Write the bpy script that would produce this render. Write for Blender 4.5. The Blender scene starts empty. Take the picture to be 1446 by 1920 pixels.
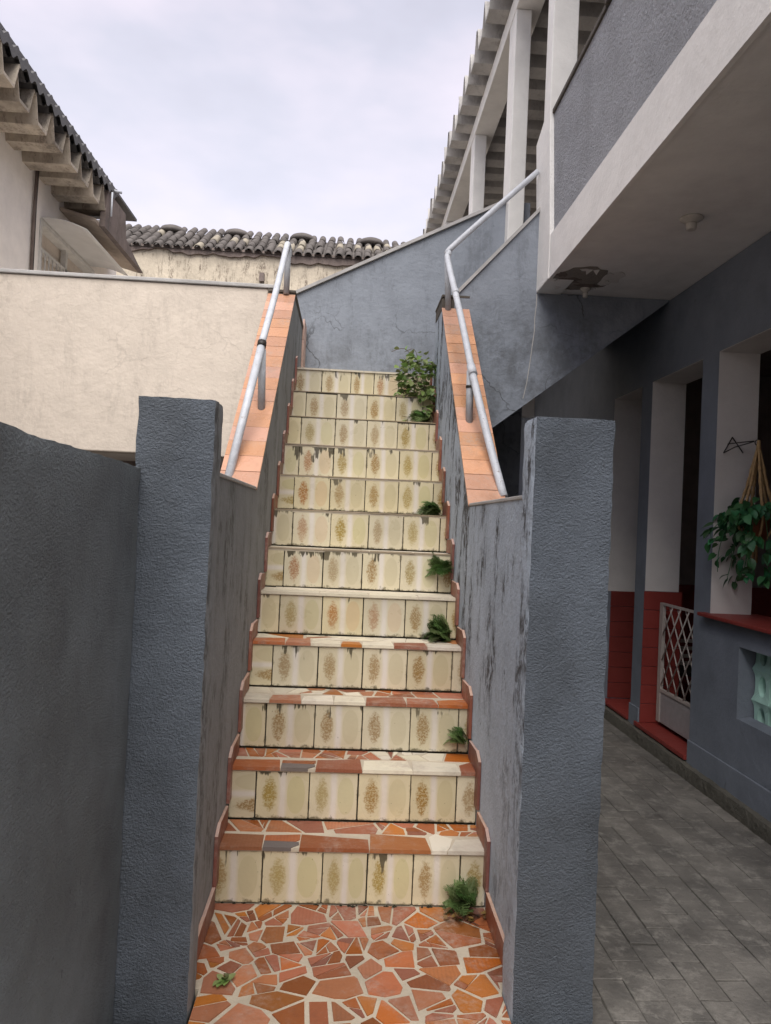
import bpy, bmesh, math, random
from mathutils import Vector, Matrix, noise
random.seed(7)
R = math.radians
S = bpy.context.scene
COL = S.collection

# ------------------------------------------------------------------ camera
cam_d = bpy.data.cameras.new('camera'); cam = bpy.data.objects.new('camera', cam_d); COL.objects.link(cam)
cr, cu, cf = Vector((0.998, -0.0523, 0.0432)), Vector((-0.0446, -0.0135, 0.9989)), Vector((0.0516, 0.9985, 0.0158))
yaw, pitch, roll = 0.0516, 0.0158, 0.0439
cf = Vector((math.sin(yaw) * math.cos(pitch), math.cos(yaw) * math.cos(pitch), math.sin(pitch)))
r0 = Vector((math.cos(yaw), -math.sin(yaw), 0)); u0 = r0.cross(cf)
cr = math.cos(roll) * r0 + math.sin(roll) * u0; cu = -math.sin(roll) * r0 + math.cos(roll) * u0
m = Matrix((cr, cu, -cf)).transposed().to_4x4(); m.translation = Vector((-0.0743, -2.6323, 1.341))
cam.matrix_world = m
cam_d.sensor_fit = 'VERTICAL'; cam_d.sensor_height = 24; cam_d.lens = 24 * 1393.47 / 1920
cam_d.clip_start = .02; cam_d.clip_end = 400
S.camera = cam
S.render.resolution_x = 771; S.render.resolution_y = 1024

# ------------------------------------------------------------------ sky, sun, exposure
SUN_EL, SUN_AZ = R(54), R(178)            # soft overcast light, high, from the left and a little behind
W = bpy.data.worlds.new('World'); S.world = W; W.use_nodes = True
nt = W.node_tree; nt.nodes.clear()
wo = nt.nodes.new('ShaderNodeOutputWorld'); bg = nt.nodes.new('ShaderNodeBackground')
sk = nt.nodes.new('ShaderNodeTexSky'); sk.sky_type = 'NISHITA'; sk.sun_disc = False
sk.sun_elevation = SUN_EL; sk.sun_rotation = SUN_AZ
tc = nt.nodes.new('ShaderNodeTexCoord')
mp = nt.nodes.new('ShaderNodeMapping'); mp.inputs['Scale'].default_value = (1.3, 1.3, 3.0); mp.inputs['Location'].default_value = (.35, .2, .1)
nz = nt.nodes.new('ShaderNodeTexNoise'); nz.inputs['Scale'].default_value = 1.6; nz.inputs['Detail'].default_value = 5; nz.inputs['Roughness'].default_value = .52
rp = nt.nodes.new('ShaderNodeValToRGB')
e = rp.color_ramp.elements
e[0].position = .34; e[0].color = (2.1, 2.08, 2.45, 1); e[1].position = .68; e[1].color = (4.0, 3.55, 4.0, 1)
x = e.new(.5); x.color = (2.75, 2.72, 3.2, 1)
# clouds thin out and brighten towards the horizon
sp = nt.nodes.new('ShaderNodeSeparateXYZ'); hr = nt.nodes.new('ShaderNodeMapRange')
hr.inputs['From Min'].default_value = .15; hr.inputs['From Max'].default_value = .62; hr.inputs['To Min'].default_value = .72; hr.inputs['To Max'].default_value = 0
mx2 = nt.nodes.new('ShaderNodeMix'); mx2.data_type = 'RGBA'; mx2.inputs['B'].default_value = (4.3, 4.3, 4.8, 1)
mx = nt.nodes.new('ShaderNodeMix'); mx.data_type = 'RGBA'; mx.inputs['Factor'].default_value = .95
L = nt.links.new
L(tc.outputs['Generated'], mp.inputs['Vector']); L(mp.outputs[0], nz.inputs['Vector']); L(nz.outputs['Fac'], rp.inputs['Fac'])
L(tc.outputs['Generated'], sp.inputs[0]); L(sp.outputs['Z'], hr.inputs['Value'])
L(hr.outputs[0], mx2.inputs['Factor']); L(rp.outputs['Color'], mx2.inputs['A'])
L(sk.outputs[0], mx.inputs['A']); L(mx2.outputs['Result'], mx.inputs['B']); L(mx.outputs['Result'], bg.inputs['Color'])
bg.inputs['Strength'].default_value = .1
L(bg.outputs[0], wo.inputs['Surface'])
sd = bpy.data.lights.new('sun', 'SUN'); sun = bpy.data.objects.new('sun', sd); COL.objects.link(sun)
sd.energy = 2.0; sd.angle = R(60); sd.color = (1, .965, .92)
dv = Vector((math.sin(SUN_AZ) * math.cos(SUN_EL), math.cos(SUN_AZ) * math.cos(SUN_EL), math.sin(SUN_EL)))
sun.rotation_euler = dv.to_track_quat('Z', 'Y').to_euler(); sun.location = dv * 30
vs = S.view_settings; vs.view_transform = 'Standard'; vs.look = 'None'; vs.exposure = 1.38; vs.gamma = 1; vs.use_curve_mapping = False

# ------------------------------------------------------------------ material helpers
class NT:
    def __init__(s, name):
        s.m = bpy.data.materials.new(name); s.m.use_nodes = True; s.t = s.m.node_tree
        s.b = s.t.nodes['Principled BSDF']; s.pos = s.t.nodes.new('ShaderNodeNewGeometry').outputs['Position']
    def n(s, typ, **kw):
        o = s.t.nodes.new(typ)
        for k, v in kw.items(): setattr(o, k, v)
        return o
    def l(s, a, b): s.t.links.new(a, b)
    def setin(s, node, key, v):
        if v is None: return
        if isinstance(v, bpy.types.NodeSocket): s.l(v, node.inputs[key])
        else: node.inputs[key].default_value = v
    def math(s, op, a, b=None, clamp=False):
        o = s.n('ShaderNodeMath', operation=op, use_clamp=clamp); s.setin(o, 0, a); s.setin(o, 1, b); return o.outputs[0]
    def noise(s, scale, detail=4, rough=.55, vec=None, stretch=None, dist=0):
        v = vec or s.pos
        if stretch:
            mpn = s.n('ShaderNodeMapping'); s.l(v, mpn.inputs['Vector']); mpn.inputs['Scale'].default_value = stretch; v = mpn.outputs[0]
        o = s.n('ShaderNodeTexNoise'); s.l(v, o.inputs['Vector'])
        o.inputs['Scale'].default_value = scale; o.inputs['Detail'].default_value = detail; o.inputs['Roughness'].default_value = rough; o.inputs['Distortion'].default_value = dist
        return o.outputs['Fac']
    def voro(s, scale, feature='F1', vec=None, stretch=None):
        v = vec or s.pos
        if stretch:
            mpn = s.n('ShaderNodeMapping'); s.l(v, mpn.inputs['Vector']); mpn.inputs['Scale'].default_value = stretch; v = mpn.outputs[0]
        o = s.n('ShaderNodeTexVoronoi', feature=feature); s.l(v, o.inputs['Vector']); o.inputs['Scale'].default_value = scale
        return o.outputs['Distance']
    def ramp(s, f, a, b, lo=0., hi=1.):
        o = s.n('ShaderNodeMapRange', clamp=True); s.setin(o, 'Value', f)
        for k, v in (('From Min', a), ('From Max', b), ('To Min', lo), ('To Max', hi)): s.setin(o, k, v)
        return o.outputs[0]
    def mix(s, f, a, b, mode='MIX'):
        o = s.n('ShaderNodeMix', data_type='RGBA', blend_type=mode)
        s.setin(o, 'Factor', f)
        for k, v in (('A', a), ('B', b)):
            s.setin(o, k, (*v, 1) if isinstance(v, tuple) and len(v) == 3 else v)
        return o.outputs['Result']
    def rnd(s): return s.n('ShaderNodeObjectInfo').outputs['Random']
    def uv(s): return s.n('ShaderNodeTexCoord').outputs['UV']
    def xyz(s, v=None):
        o = s.n('ShaderNodeSeparateXYZ'); s.l(v or s.pos, o.inputs[0]); return o.outputs
    def hsv(s, c, h=.5, sat=1., v=1.):
        o = s.n('ShaderNodeHueSaturation'); s.setin(o, 'Hue', h); s.setin(o, 'Saturation', sat); s.setin(o, 'Value', v)
        s.setin(o, 'Color', (*c, 1) if isinstance(c, tuple) and len(c) == 3 else c); return o.outputs[0]
    def out(s, col, rough=.8, bump=None, bd=.01, bs=1., spec=.4):
        s.setin(s.b, 'Base Color', (*col, 1) if isinstance(col, tuple) else col); s.setin(s.b, 'Roughness', rough); s.b.inputs['Specular IOR Level'].default_value = spec
        if bump is not None:
            o = s.n('ShaderNodeBump'); o.inputs['Distance'].default_value = bd; o.inputs['Strength'].default_value = bs
            s.l(bump, o.inputs['Height']); s.l(o.outputs[0], s.b.inputs['Normal'])
        return s.m

def plaster(name, col, grain=55, gd=.012, streak=0., stain=.25, dirt=(.05, .045, .04), spots=0., rough=.75, lump=0., sat=None, ripple=False, streak_z=None, crack=None):
    k = NT(name)
    big = k.noise(1.3, 5, .6); med = k.noise(7, 5, .6)
    c = k.mix(k.ramp(k.math('ADD', k.math('MULTIPLY', big, .6), k.math('MULTIPLY', k.noise(4.5, 5, .65), .4)), .4, .62), col, tuple(v * (1 - stain) for v in col))
    c = k.mix(k.ramp(med, .3, .75, 0, .45), c, tuple(min(1, v * 1.18 + .008) for v in col))
    if streak:
        st = k.noise(9, 7, .72, stretch=(1.2, .8, .2), dist=.2); st2 = k.noise(38, 6, .75, stretch=(1, .8, .45))
        gate = k.ramp(k.noise(3.2, 5, .65), .36, .56)
        f = k.math('MULTIPLY', k.ramp(st, .48, .58), k.ramp(st2, .42, .54))
        f = k.math('MULTIPLY', f, gate)
        if streak_z:
            f = k.math('MULTIPLY', f, k.ramp(k.xyz()[2], streak_z[0], streak_z[1], .45, 1.6))
        c = k.mix(k.math('MULTIPLY', f, streak, clamp=True), c, dirt)
    if spots:
        sp_ = k.math('MULTIPLY', k.ramp(k.noise(42, 5, .7, stretch=(1, 1, .6)), .62, .68), k.ramp(k.noise(5, 3), .45, .6))
        c = k.mix(k.math('MULTIPLY', sp_, spots, clamp=True), c, dirt)
    if ripple:
        c = k.mix(k.ramp(k.noise(1.1, 6, .62), .46, .66, 0, .55), c, (col[0] * .62, col[1] * .58, col[2] * .53))
        c = k.mix(k.math('MULTIPLY', k.ramp(k.noise(75, 4, .75), .66, .71), k.ramp(k.noise(3.5, 4), .48, .6, 0, .7)), c, tuple(min(1, v * 1.9 + .05) for v in col))
    if crack:
        wp = k.n('ShaderNodeVectorMath', operation='ADD'); nz_ = k.n('ShaderNodeTexNoise'); k.l(k.pos, nz_.inputs['Vector']); nz_.inputs['Scale'].default_value = 3.5; nz_.inputs['Detail'].default_value = 6
        sc_ = k.n('ShaderNodeVectorMath', operation='SCALE'); k.l(nz_.outputs['Color'], sc_.inputs[0]); sc_.inputs['Scale'].default_value = .45
        k.l(k.pos, wp.inputs[0]); k.l(sc_.outputs[0], wp.inputs[1])
        ce = k.voro(1.7, 'DISTANCE_TO_EDGE', vec=wp.outputs[0], stretch=(.8, .8, 1.5))
        cm_ = k.math('MULTIPLY', k.ramp(ce, .004, .012, 1, 0), k.math('MULTIPLY', k.ramp(k.noise(1.9, 3), .5, .58), k.ramp(k.xyz()[2], crack[0], crack[1], 1, 0)))
        c = k.mix(k.math('MULTIPLY', cm_, .22 if crack[0] > 4 else .75), c, dirt)
        bl = k.math('MULTIPLY', 0. if crack[0] > 4 else k.ramp(k.noise(5, 6, .72), .44, .6), k.ramp(k.xyz()[2], crack[0] - .25, crack[1] - .2, .65, 0))
        c = k.mix(bl, c, tuple(v * 2 for v in dirt))
    h = k.noise(grain, 5, .65)
    if ripple:
        rip = k.noise(grain * .75, 5, .65, stretch=(.95, .95, 1.15), dist=.25)
        h = k.math('ADD', k.math('MULTIPLY', h, .6), k.math('MULTIPLY', k.ramp(rip, .3, .7), .8))
    if lump:
        h = k.math('ADD', h, k.math('MULTIPLY', k.noise(6, 3), lump))
    return k.out(c, rough, h, gd, 1., .3)

def simple(name, col, rough=.6, var=.2, scale=12, bump=None, bd=.004, spec=.4, metallic=0):
    k = NT(name)
    c = k.mix(k.ramp(k.noise(scale, 4), .35, .7), col, tuple(v * (1 - var) for v in col))
    if metallic: k.b.inputs['Metallic'].default_value = metallic
    return k.out(c, rough, k.noise(bump, 4) if bump else None, bd, 1., spec)

GREY = (.150, .172, .205)
M = {}
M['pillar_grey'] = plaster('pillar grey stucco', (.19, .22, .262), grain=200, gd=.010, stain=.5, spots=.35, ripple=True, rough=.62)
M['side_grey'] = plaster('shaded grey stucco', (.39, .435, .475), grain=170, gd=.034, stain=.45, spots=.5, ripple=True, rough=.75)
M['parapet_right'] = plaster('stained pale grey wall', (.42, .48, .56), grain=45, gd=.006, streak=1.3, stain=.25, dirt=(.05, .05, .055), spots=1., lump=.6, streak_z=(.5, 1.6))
M['parapet_left'] = plaster('mossy grey wall with painted shade', (.255, .265, .275), grain=40, gd=.004, streak=.7, stain=.3, dirt=(.03, .028, .024), spots=.4)  # moss streaks over a base darkened to paint in this side's weaker light
M['back_grey'] = plaster('blue grey painted wall', (.265, .29, .33), grain=30, gd=.006, crack=(2.75, 3.15), streak=.25, stain=.2, spots=.3, lump=1.2, dirt=(.055, .058, .062))
M['house_grey'] = plaster('smooth grey house wall', (.20, .222, .26), grain=30, gd=.004, stain=.28, spots=.4, dirt=(.06, .063, .07))
M['rough_grey'] = plaster('rough cast grey', (.60, .61, .65), grain=62, gd=.075, stain=.28, spots=.9, dirt=(.12, .12, .13))
M['white'] = plaster('off white paint', (.82, .80, .765), grain=28, gd=.003, stain=.12, spots=.3, dirt=(.2, .18, .16))
M['jamb'] = plaster('old white paint', (.68, .65, .62), grain=25, gd=.003, stain=.12, spots=.12, dirt=(.2, .18, .16))
M['soffit'] = plaster('soffit paint', (.82, .80, .775), grain=20, gd=.002, stain=.14, spots=.1)
M['cream'] = plaster('cream render', (.64, .56, .475), grain=22, gd=.005, stain=.10, lump=.35, crack=(5, 6), streak=.22, spots=.12, dirt=(.3, .26, .22))
M['cream_stained'] = plaster('stained cream render', (.58, .50, .385), grain=10, gd=.02, streak=1., stain=.35, spots=1., dirt=(.15, .115, .085))
M['house_cream'] = plaster('pale neighbour wall', (.82, .76, .69), grain=20, gd=.003, stain=.12)
M['coping'] = plaster('pale coping', (.46, .445, .43), grain=40, gd=.004, spots=.5, stain=.3, dirt=(.06, .05, .05))
M['dark_cap'] = plaster('mossy coping', (.10, .085, .07), grain=40, gd=.006, spots=.6, stain=.4)
M['concrete'] = plaster('old concrete', (.20, .185, .16), grain=35, gd=.012, streak=.3, stain=.5, spots=.8, dirt=(.03, .03, .028))
M['bare'] = plaster('bare soffit plaster', (.30, .265, .23), grain=25, gd=.012, stain=.45, spots=.8, dirt=(.08, .07, .06))
M['curb'] = plaster('mossy curb', (.15, .14, .115), grain=30, gd=.02, stain=.5, spots=1, dirt=(.03, .03, .022))
M['fibro'] = plaster('weathered fibre cement', (.50, .43, .345), grain=14, gd=.006, stain=.8, spots=.9, streak=.6, dirt=(.07, .05, .04))
M['fibro_grey'] = plaster('grey fibre cement', (.47, .45, .43), grain=14, gd=.006, stain=.4, spots=.6, streak=.3, dirt=(.12, .11, .10))
M['fibro_dark'] = plaster('dark fibre cement', (.13, .125, .125), grain=20, gd=.006, stain=.3)
M['fascia_brown'] = plaster('brown stained concrete', (.20, .155, .135), grain=20, gd=.006, stain=.45, streak=.5)
M['eave_beige'] = plaster('beige eave', (.42, .34, .27), grain=16, gd=.003, stain=.45)
M['black'] = simple('dark void', (.02, .018, .016), .9)
M['dark_brown'] = simple('dark interior wall', (.26, .225, .20), .9)
M['wire'] = simple('dark wire', (.03, .025, .02), .5)
M['porcelain'] = simple('porcelain', (.62, .58, .52), .35)
def _pipe(name, col, rust):
    k = NT(name); c = k.mix(k.ramp(k.noise(18, 4), .35, .7), col, tuple(v * .82 for v in col))
    c = k.mix(k.math('MULTIPLY', k.ramp(k.noise(55, 5, .75), .60, .66), k.ramp(k.noise(4, 3), .45, .6, 0, rust)), c, (.16, .09, .055))
    return k.out(c, k.ramp(k.noise(20), .3, .7, .35, .6), k.noise(70, 4), .002, 1, .4)
M['pipe'] = _pipe('white painted pipe', (.56, .58, .62), .7)
M['pipe_post'] = _pipe('grey painted post', (.40, .415, .44), .9)
M['gate'] = simple('gate paint', (.40, .375, .375), .5, .15, 20)
M['gatebar'] = simple('gate bar paint', (.50, .44, .40), .5, .15, 20)
M['red'] = plaster('red oxide paint', (.25, .040, .032), grain=20, gd=.004, stain=.2, rough=.5, spots=.2, dirt=(.1, .03, .025))
M['red_dark'] = plaster('dark red floor', (.20, .035, .028), grain=20, gd=.003, stain=.25, rough=.5)
def _aw():
    k = NT('translucent awning sheet'); k.out((.88, .87, .84), .4, None)
    tr = k.n('ShaderNodeBsdfTranslucent'); k.setin(tr, 'Color', (.92, .91, .89, 1)); ms = k.n('ShaderNodeMixShader'); ms.inputs[0].default_value = .2
    k.l(k.b.outputs[0], ms.inputs[1]); k.l(tr.outputs[0], ms.inputs[2]); k.l(ms.outputs[0], k.t.nodes['Material Output'].inputs['Surface']); return k.m
M['awning'] = _aw()
M['mint'] = simple('mint glazed clay', (.46, .72, .62), .35, .15, 10)
M['pot'] = simple('brown plastic pot', (.19, .075, .035), .45)
M['rope'] = simple('jute cord', (.50, .33, .16), .9, .35, 60, 300, .003)
M['window_white'] = simple('white window bars', (.62, .60, .56), .5)
M['awning'] = simple('translucent awning', (.60, .585, .56), .4, .1, 6)
M['grout'] = plaster('pale grout', (.52, .445, .34), grain=60, gd=.003, stain=.35, spots=.5, dirt=(.18, .13, .09))
M['core'] = plaster('stair concrete', (.055, .045, .03), grain=40, gd=.01, stain=.4)
M['dirt'] = simple('leaf litter', (.05, .035, .025), .95, .5, 40)
M['moss'] = simple('black moss', (.028, .026, .014), .95, .5, 60, 120, .006)

def terracotta(name, col, gloss=.35, var=.35, wear=.5, comb=.16):
    k = NT(name); r = k.rnd()
    c = k.hsv(col, k.ramp(r, 0, 1, .494, .506), k.ramp(r, 0, 1, .88, 1.1), k.math('ADD', k.ramp(k.math('FRACT', k.math('MULTIPLY', r, 7.31)), 0, 1, 1 - var, 1 + var * .6), 0.))
    # saw-tooth combed clay grain with its own direction on each piece
    w = k.n('ShaderNodeTexWave'); k.l(k.pos, w.inputs['Vector']); w.inputs['Scale'].default_value = 26; w.inputs['Distortion'].default_value = 2.5; w.inputs['Detail'].default_value = 3
    gate = k.math('MULTIPLY', k.math('GREATER_THAN', k.math('FRACT', k.math('MULTIPLY', r, 13.7)), .72), k.ramp(w.outputs['Fac'], .45, .75, 0, comb))
    c = k.mix(gate, c, tuple(v * .45 for v in col))
    f = k.math('MULTIPLY', k.ramp(k.noise(9, 5, .7), .52, .7), wear)
    c = k.mix(f, c, tuple(v * .42 + .015 for v in col))
    du = k.math('MULTIPLY', k.ramp(k.noise(4.2, 6, .72), .48, .64), k.ramp(k.noise(45, 5, .75), .38, .62, 0, .6)); c = k.mix(du, c, (.42, .33, .27))
    ws = k.math('MULTIPLY', k.ramp(k.noise(120, 3, .7), .68, .74), k.ramp(k.noise(10, 3), .5, .62))
    c = k.mix(k.math('MULTIPLY', ws, .4), c, (.5, .4, .32))
    return k.out(c, k.ramp(k.noise(14, 4), .3, .7, gloss, gloss + .3), k.noise(70, 4), .0015, 1, .45)
M['terra'] = terracotta('terracotta shard', (.36, .105, .036))
M['terra_dull'] = terracotta('dull brown shard', (.27, .085, .036))
M['terra_ochre'] = terracotta('ochre shard', (.37, .13, .042))
M['shard_white'] = terracotta('cream shard', (.64, .575, .45), var=.15, wear=.4, comb=0)
M['shard_grey'] = terracotta('grey cement slab', (.16, .13, .115), gloss=.6, var=.15, comb=0)
M['tread_dirty'] = terracotta('grimy cream tread', (.30, .235, .15), gloss=.6, var=.25)
M['cap_tile'] = terracotta('cap tile', (.58, .305, .185), gloss=.16, var=.2, wear=.35, comb=0)
M['skirt'] = terracotta('red brown skirting', (.23, .078, .052), var=.3, comb=0)
M['skirt_pale'] = terracotta('pale pink skirting', (.55, .36, .28), var=.12)

def decor(name, oval, leaf, base=(.61, .535, .36)):
    """cream glazed wall tile printed with a leafy medallion and a plain oval"""
    k = NT(name); uv = k.uv(); X, Y, _ = k.xyz(uv)
    def ell(cx, rx, ry, p=1.6):
        a = k.math('POWER', k.math('ABSOLUTE', k.math('DIVIDE', k.math('SUBTRACT', X, cx), rx)), p)
        b = k.math('POWER', k.math('ABSOLUTE', k.math('DIVIDE', k.math('SUBTRACT', Y, .5), ry)), p)
        return k.math('ADD', a, b)
    r = k.rnd()
    ou = k.n('ShaderNodeVectorMath', operation='ADD'); cb = k.n('ShaderNodeCombineXYZ'); k.l(k.math('MULTIPLY', r, 37.), cb.inputs[0]); k.l(k.math('MULTIPLY', r, 19.), cb.inputs[2]); k.l(uv, ou.inputs[0]); k.l(cb.outputs[0], ou.inputs[1]); uvr = ou.outputs[0]
    fade = k.ramp(k.math('FRACT', k.math('MULTIPLY', r, 23.1)), 0, 1, .55, 1.)
    c = k.mix(k.ramp(k.math('ABSOLUTE', k.math('SUBTRACT', X, .5)), .03, .10), (.66, .60, .52), base)
    halo = ell(.26, .20, .44, 1.8); c = k.mix(k.ramp(halo, .9, 1.05, .45, 0), c, tuple(v * .9 + .02 for v in base))
    lace = k.ramp(k.math('ABSOLUTE', k.math('SUBTRACT', halo, 1.12)), .0, .09, .4, 0)
    lv = k.voro(38, vec=uv)
    c = k.mix(k.math('MULTIPLY', lace, k.ramp(lv, .2, .5)), c, (.50, .43, .30))
    o2 = ell(.755, .17, .40, 2.2)
    c = k.mix(k.ramp(o2, .88, 1.08, .6, 0), c, oval)
    l2 = k.ramp(k.math('ABSOLUTE', k.math('SUBTRACT', o2, 1.22)), 0, .1, .28, 0); c = k.mix(l2, c, (.52, .46, .33))
    md = k.math('ADD', ell(.26, .15, .40, 1.6), k.math('MULTIPLY_ADD' if False else 'MULTIPLY', k.math('SUBTRACT', k.noise(13, 4, .7, vec=uvr), .5), 1.5))
    glow = k.ramp(md, .1, 1.15, .75, 0); c = k.mix(glow, c, tuple(v * .5 + w * .5 for v, w in zip(leaf, oval)))
    lf = k.math('MULTIPLY', k.ramp(k.voro(17, vec=uvr, stretch=(1.3, 1, 1)), .46, .34), k.ramp(md, .6, 1.05, 1, 0))
    lf2 = k.math('MULTIPLY', k.ramp(k.noise(30, 3, .6, vec=uvr), .47, .53), k.ramp(md, .5, 1.0, 1, 0))
    c = k.mix(k.math('MULTIPLY', k.math('MULTIPLY', k.math('MAXIMUM', lf, lf2), .9), fade), c, leaf)
    c = k.hsv(c, .5, k.ramp(r, 0, 1, .85, 1.1), k.ramp(k.math('FRACT', k.math('MULTIPLY', r, 9.7)), 0, 1, .88, 1.06))
    # grime: black drips from the nosing above, moss at the bottom edge, general film
    px, py, pz = k.xyz()
    drip = k.noise(15, 4, .75, stretch=(1, 1, .12)); drip = k.math('ADD', drip, k.math('MULTIPLY', k.math('SUBTRACT', k.noise(6.3, 3), .5), .8)); dm = k.math('SUBTRACT', drip, k.math('MULTIPLY', k.math('SUBTRACT', 1.0, Y), .40))
    c = k.mix(k.ramp(dm, .565, .60, 0, .9), c, (.045, .036, .018))
    low = k.math('SUBTRACT', k.noise(32, 5, .75), k.math('MULTIPLY', Y, 2.2)); c = k.mix(k.ramp(low, .40, .54, 0, .85), c, (.07, .06, .03))
    edge = k.math('MINIMUM', k.math('MINIMUM', X, k.math('SUBTRACT', 1.0, X)), k.math('MINIMUM', Y, k.math('SUBTRACT', 1.0, Y)))
    ed = k.math('SUBTRACT', k.noise(22, 4, .7), k.math('MULTIPLY', edge, 6.)); c = k.mix(k.ramp(ed, .38, .56, 0, .7), c, (.13, .105, .06))
    fl = k.ramp(k.noise(5, 5, .65), .45, .75, 0, .32); c = k.mix(fl, c, (.36, .30, .19))
    speck = k.ramp(k.noise(90, 2), .74, .77, 0, .6); c = k.mix(speck, c, (.1, .08, .05))
    return k.out(c, k.ramp(k.noise(9, 4), .3, .7, .22, .5), k.noise(40, 3), .0008, 1, .5)
M['decor'] = decor('cream printed tile', (.50, .435, .27), (.27, .15, .035))
M['decor_orange'] = decor('orange printed tile', (.56, .41, .25), (.32, .13, .03))
M['decor_yellow'] = decor('yellow printed tile', (.50, .45, .24), (.30, .20, .04))

def leafmat(name, col, trans=.25):
    k = NT(name); r = k.rnd()
    c = k.hsv(col, k.ramp(r, 0, 1, .47, .53), k.ramp(r, 0, 1, .85, 1.1), k.ramp(k.math('FRACT', k.math('MULTIPLY', r, 5.3)), 0, 1, .55, 1.45))
    k.out(c, .42, k.noise(60, 2), .001, 1, .45)
    tr = k.n('ShaderNodeBsdfTranslucent'); k.setin(tr, 'Color', c); ms = k.n('ShaderNodeMixShader'); ms.inputs[0].default_value = trans
    o = k.t.nodes['Material Output']; k.l(k.b.outputs[0], ms.inputs[1]); k.l(tr.outputs[0], ms.inputs[2]); k.l(ms.outputs[0], o.inputs['Surface'])
    return k.m
M['leaf_bush'] = leafmat('bush leaf', (.19, .26, .08))
M['leaf_fern'] = leafmat('fern leaf', (.12, .19, .058))
M['leaf_pot'] = leafmat('pothos leaf', (.04, .15, .05), .15)
M['stem'] = simple('brown stem', (.12, .08, .045), .8)
M['dry_leaf'] = leafmat('dry leaf', (.16, .085, .04), .1)

def pavermat():
    k = NT('grey paver'); r = k.rnd()
    c = k.hsv((.20, .185, .165), .5, 1., k.ramp(r, 0, 1, .82, 1.15))
    c = k.mix(k.ramp(k.noise(3, 5, .65), .38, .68, 0, .85), c, (.085, .08, .074))
    c = k.mix(k.ramp(k.noise(14, 7, .78), .50, .66, 0, .75), c, (.30, .28, .25))
    c = k.mix(k.ramp(k.noise(70, 4, .7), .6, .7, 0, .5), c, (.05, .047, .043))
    return k.out(c, k.ramp(k.noise(4, 4), .35, .65, .42, .85), k.noise(55, 5, .7), .006, 1, .4)
M['paver'] = pavermat()
M['joint'] = plaster('packed joint dirt', (.13, .12, .105), grain=60, gd=.004, stain=.85, spots=1., dirt=(.02, .018, .015))
M['ground'] = plaster('dusty cement ground', (.11, .10, .09), grain=40, gd=.006, stain=.4, spots=.4)
M['roof_tile'] = plaster('grey barrel tile', (.125, .11, .10), grain=18, gd=.006, stain=.4, spots=.6)
M['roof_tile_pale'] = plaster('pale barrel tile', (.33, .29, .225), grain=18, gd=.006, stain=.3, spots=.6)

# ------------------------------------------------------------------ geometry helpers
WL = {}
def origin(p):
    v = Vector((0, 0, 0))
    while p is not None: v += Vector(p.location); p = p.parent
    return v
def tag(o, label=None, cat=None, group=None, kind=None):
    for k, v in (('label', label), ('category', cat), ('group', group), ('kind', kind)):
        if v: o[k] = v
    return o
def thing(name, loc, label, cat, group=None):
    o = bpy.data.objects.new(name, None); o.empty_display_size = .1; COL.objects.link(o); o.location = loc
    return tag(o, label, cat, group)
def link(name, me, parent=None, loc=(0, 0, 0)):
    """me is in coordinates around loc; loc is a world point"""
    o = bpy.data.objects.new(name, me); COL.objects.link(o); o.parent = parent
    o.location = Vector(loc) - (origin(parent) if parent else Vector((0, 0, 0)))
    return o
def fin(name, bm, mat, parent=None, loc=None, bevel=0, smooth=False, seg=2):
    """bm in world coordinates"""
    bmesh.ops.recalc_face_normals(bm, faces=bm.faces)
    me = bpy.data.meshes.new(name)
    if loc is None:
        loc = origin(parent) if parent else Vector((0, 0, 0))
    bmesh.ops.translate(bm, verts=bm.verts, vec=-Vector(loc))
    bm.to_mesh(me); bm.free()
    for mm in (mat if isinstance(mat, (list, tuple)) else [mat]): me.materials.append(M[mm] if isinstance(mm, str) else mm)
    if smooth:
        for p in me.polygons: p.use_smooth = True
    o = link(name, me, parent, loc)
    if bevel:
        b = o.modifiers.new('bevel', 'BEVEL'); b.width = bevel; b.segments = seg; b.limit_method = 'ANGLE'; b.angle_limit = R(40)
    return o
def BM(): return bmesh.new()
def box(bm, a, b):
    (x0, y0, z0), (x1, y1, z1) = a, b
    v = [bm.verts.new(p) for p in ((x0, y0, z0), (x1, y0, z0), (x1, y1, z0), (x0, y1, z0), (x0, y0, z1), (x1, y0, z1), (x1, y1, z1), (x0, y1, z1))]
    for f in ((0, 3, 2, 1), (4, 5, 6, 7), (0, 1, 5, 4), (1, 2, 6, 5), (2, 3, 7, 6), (3, 0, 4, 7)): bm.faces.new([v[i] for i in f])
    return v
def bx(name, a, b, mat, parent=None, bevel=0, loc=None):
    bm = BM(); box(bm, a, b); return fin(name, bm, mat, parent, bevel=bevel, loc=loc)
def prism(bm, pts, d):
    """pts: 3-D polygon, d: extrusion vector"""
    d = Vector(d); a = [bm.verts.new(p) for p in pts]; b = [bm.verts.new(Vector(p) + d) for p in pts]
    bm.faces.new(a); bm.faces.new(b[::-1]); n = len(pts)
    for i in range(n): bm.faces.new((a[i], a[(i + 1) % n], b[(i + 1) % n], b[i]))
def yz(pts, x0, x1): return [(x0, y, z) for y, z in pts], (x1 - x0, 0, 0)
def xz(pts, y0, y1): return [(x, y0, z) for x, z in pts], (0, y1 - y0, 0)
def pr(name, pd, mat, parent=None, bevel=0):
    bm = BM(); prism(bm, *pd); return fin(name, bm, mat, parent, bevel=bevel)
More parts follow.
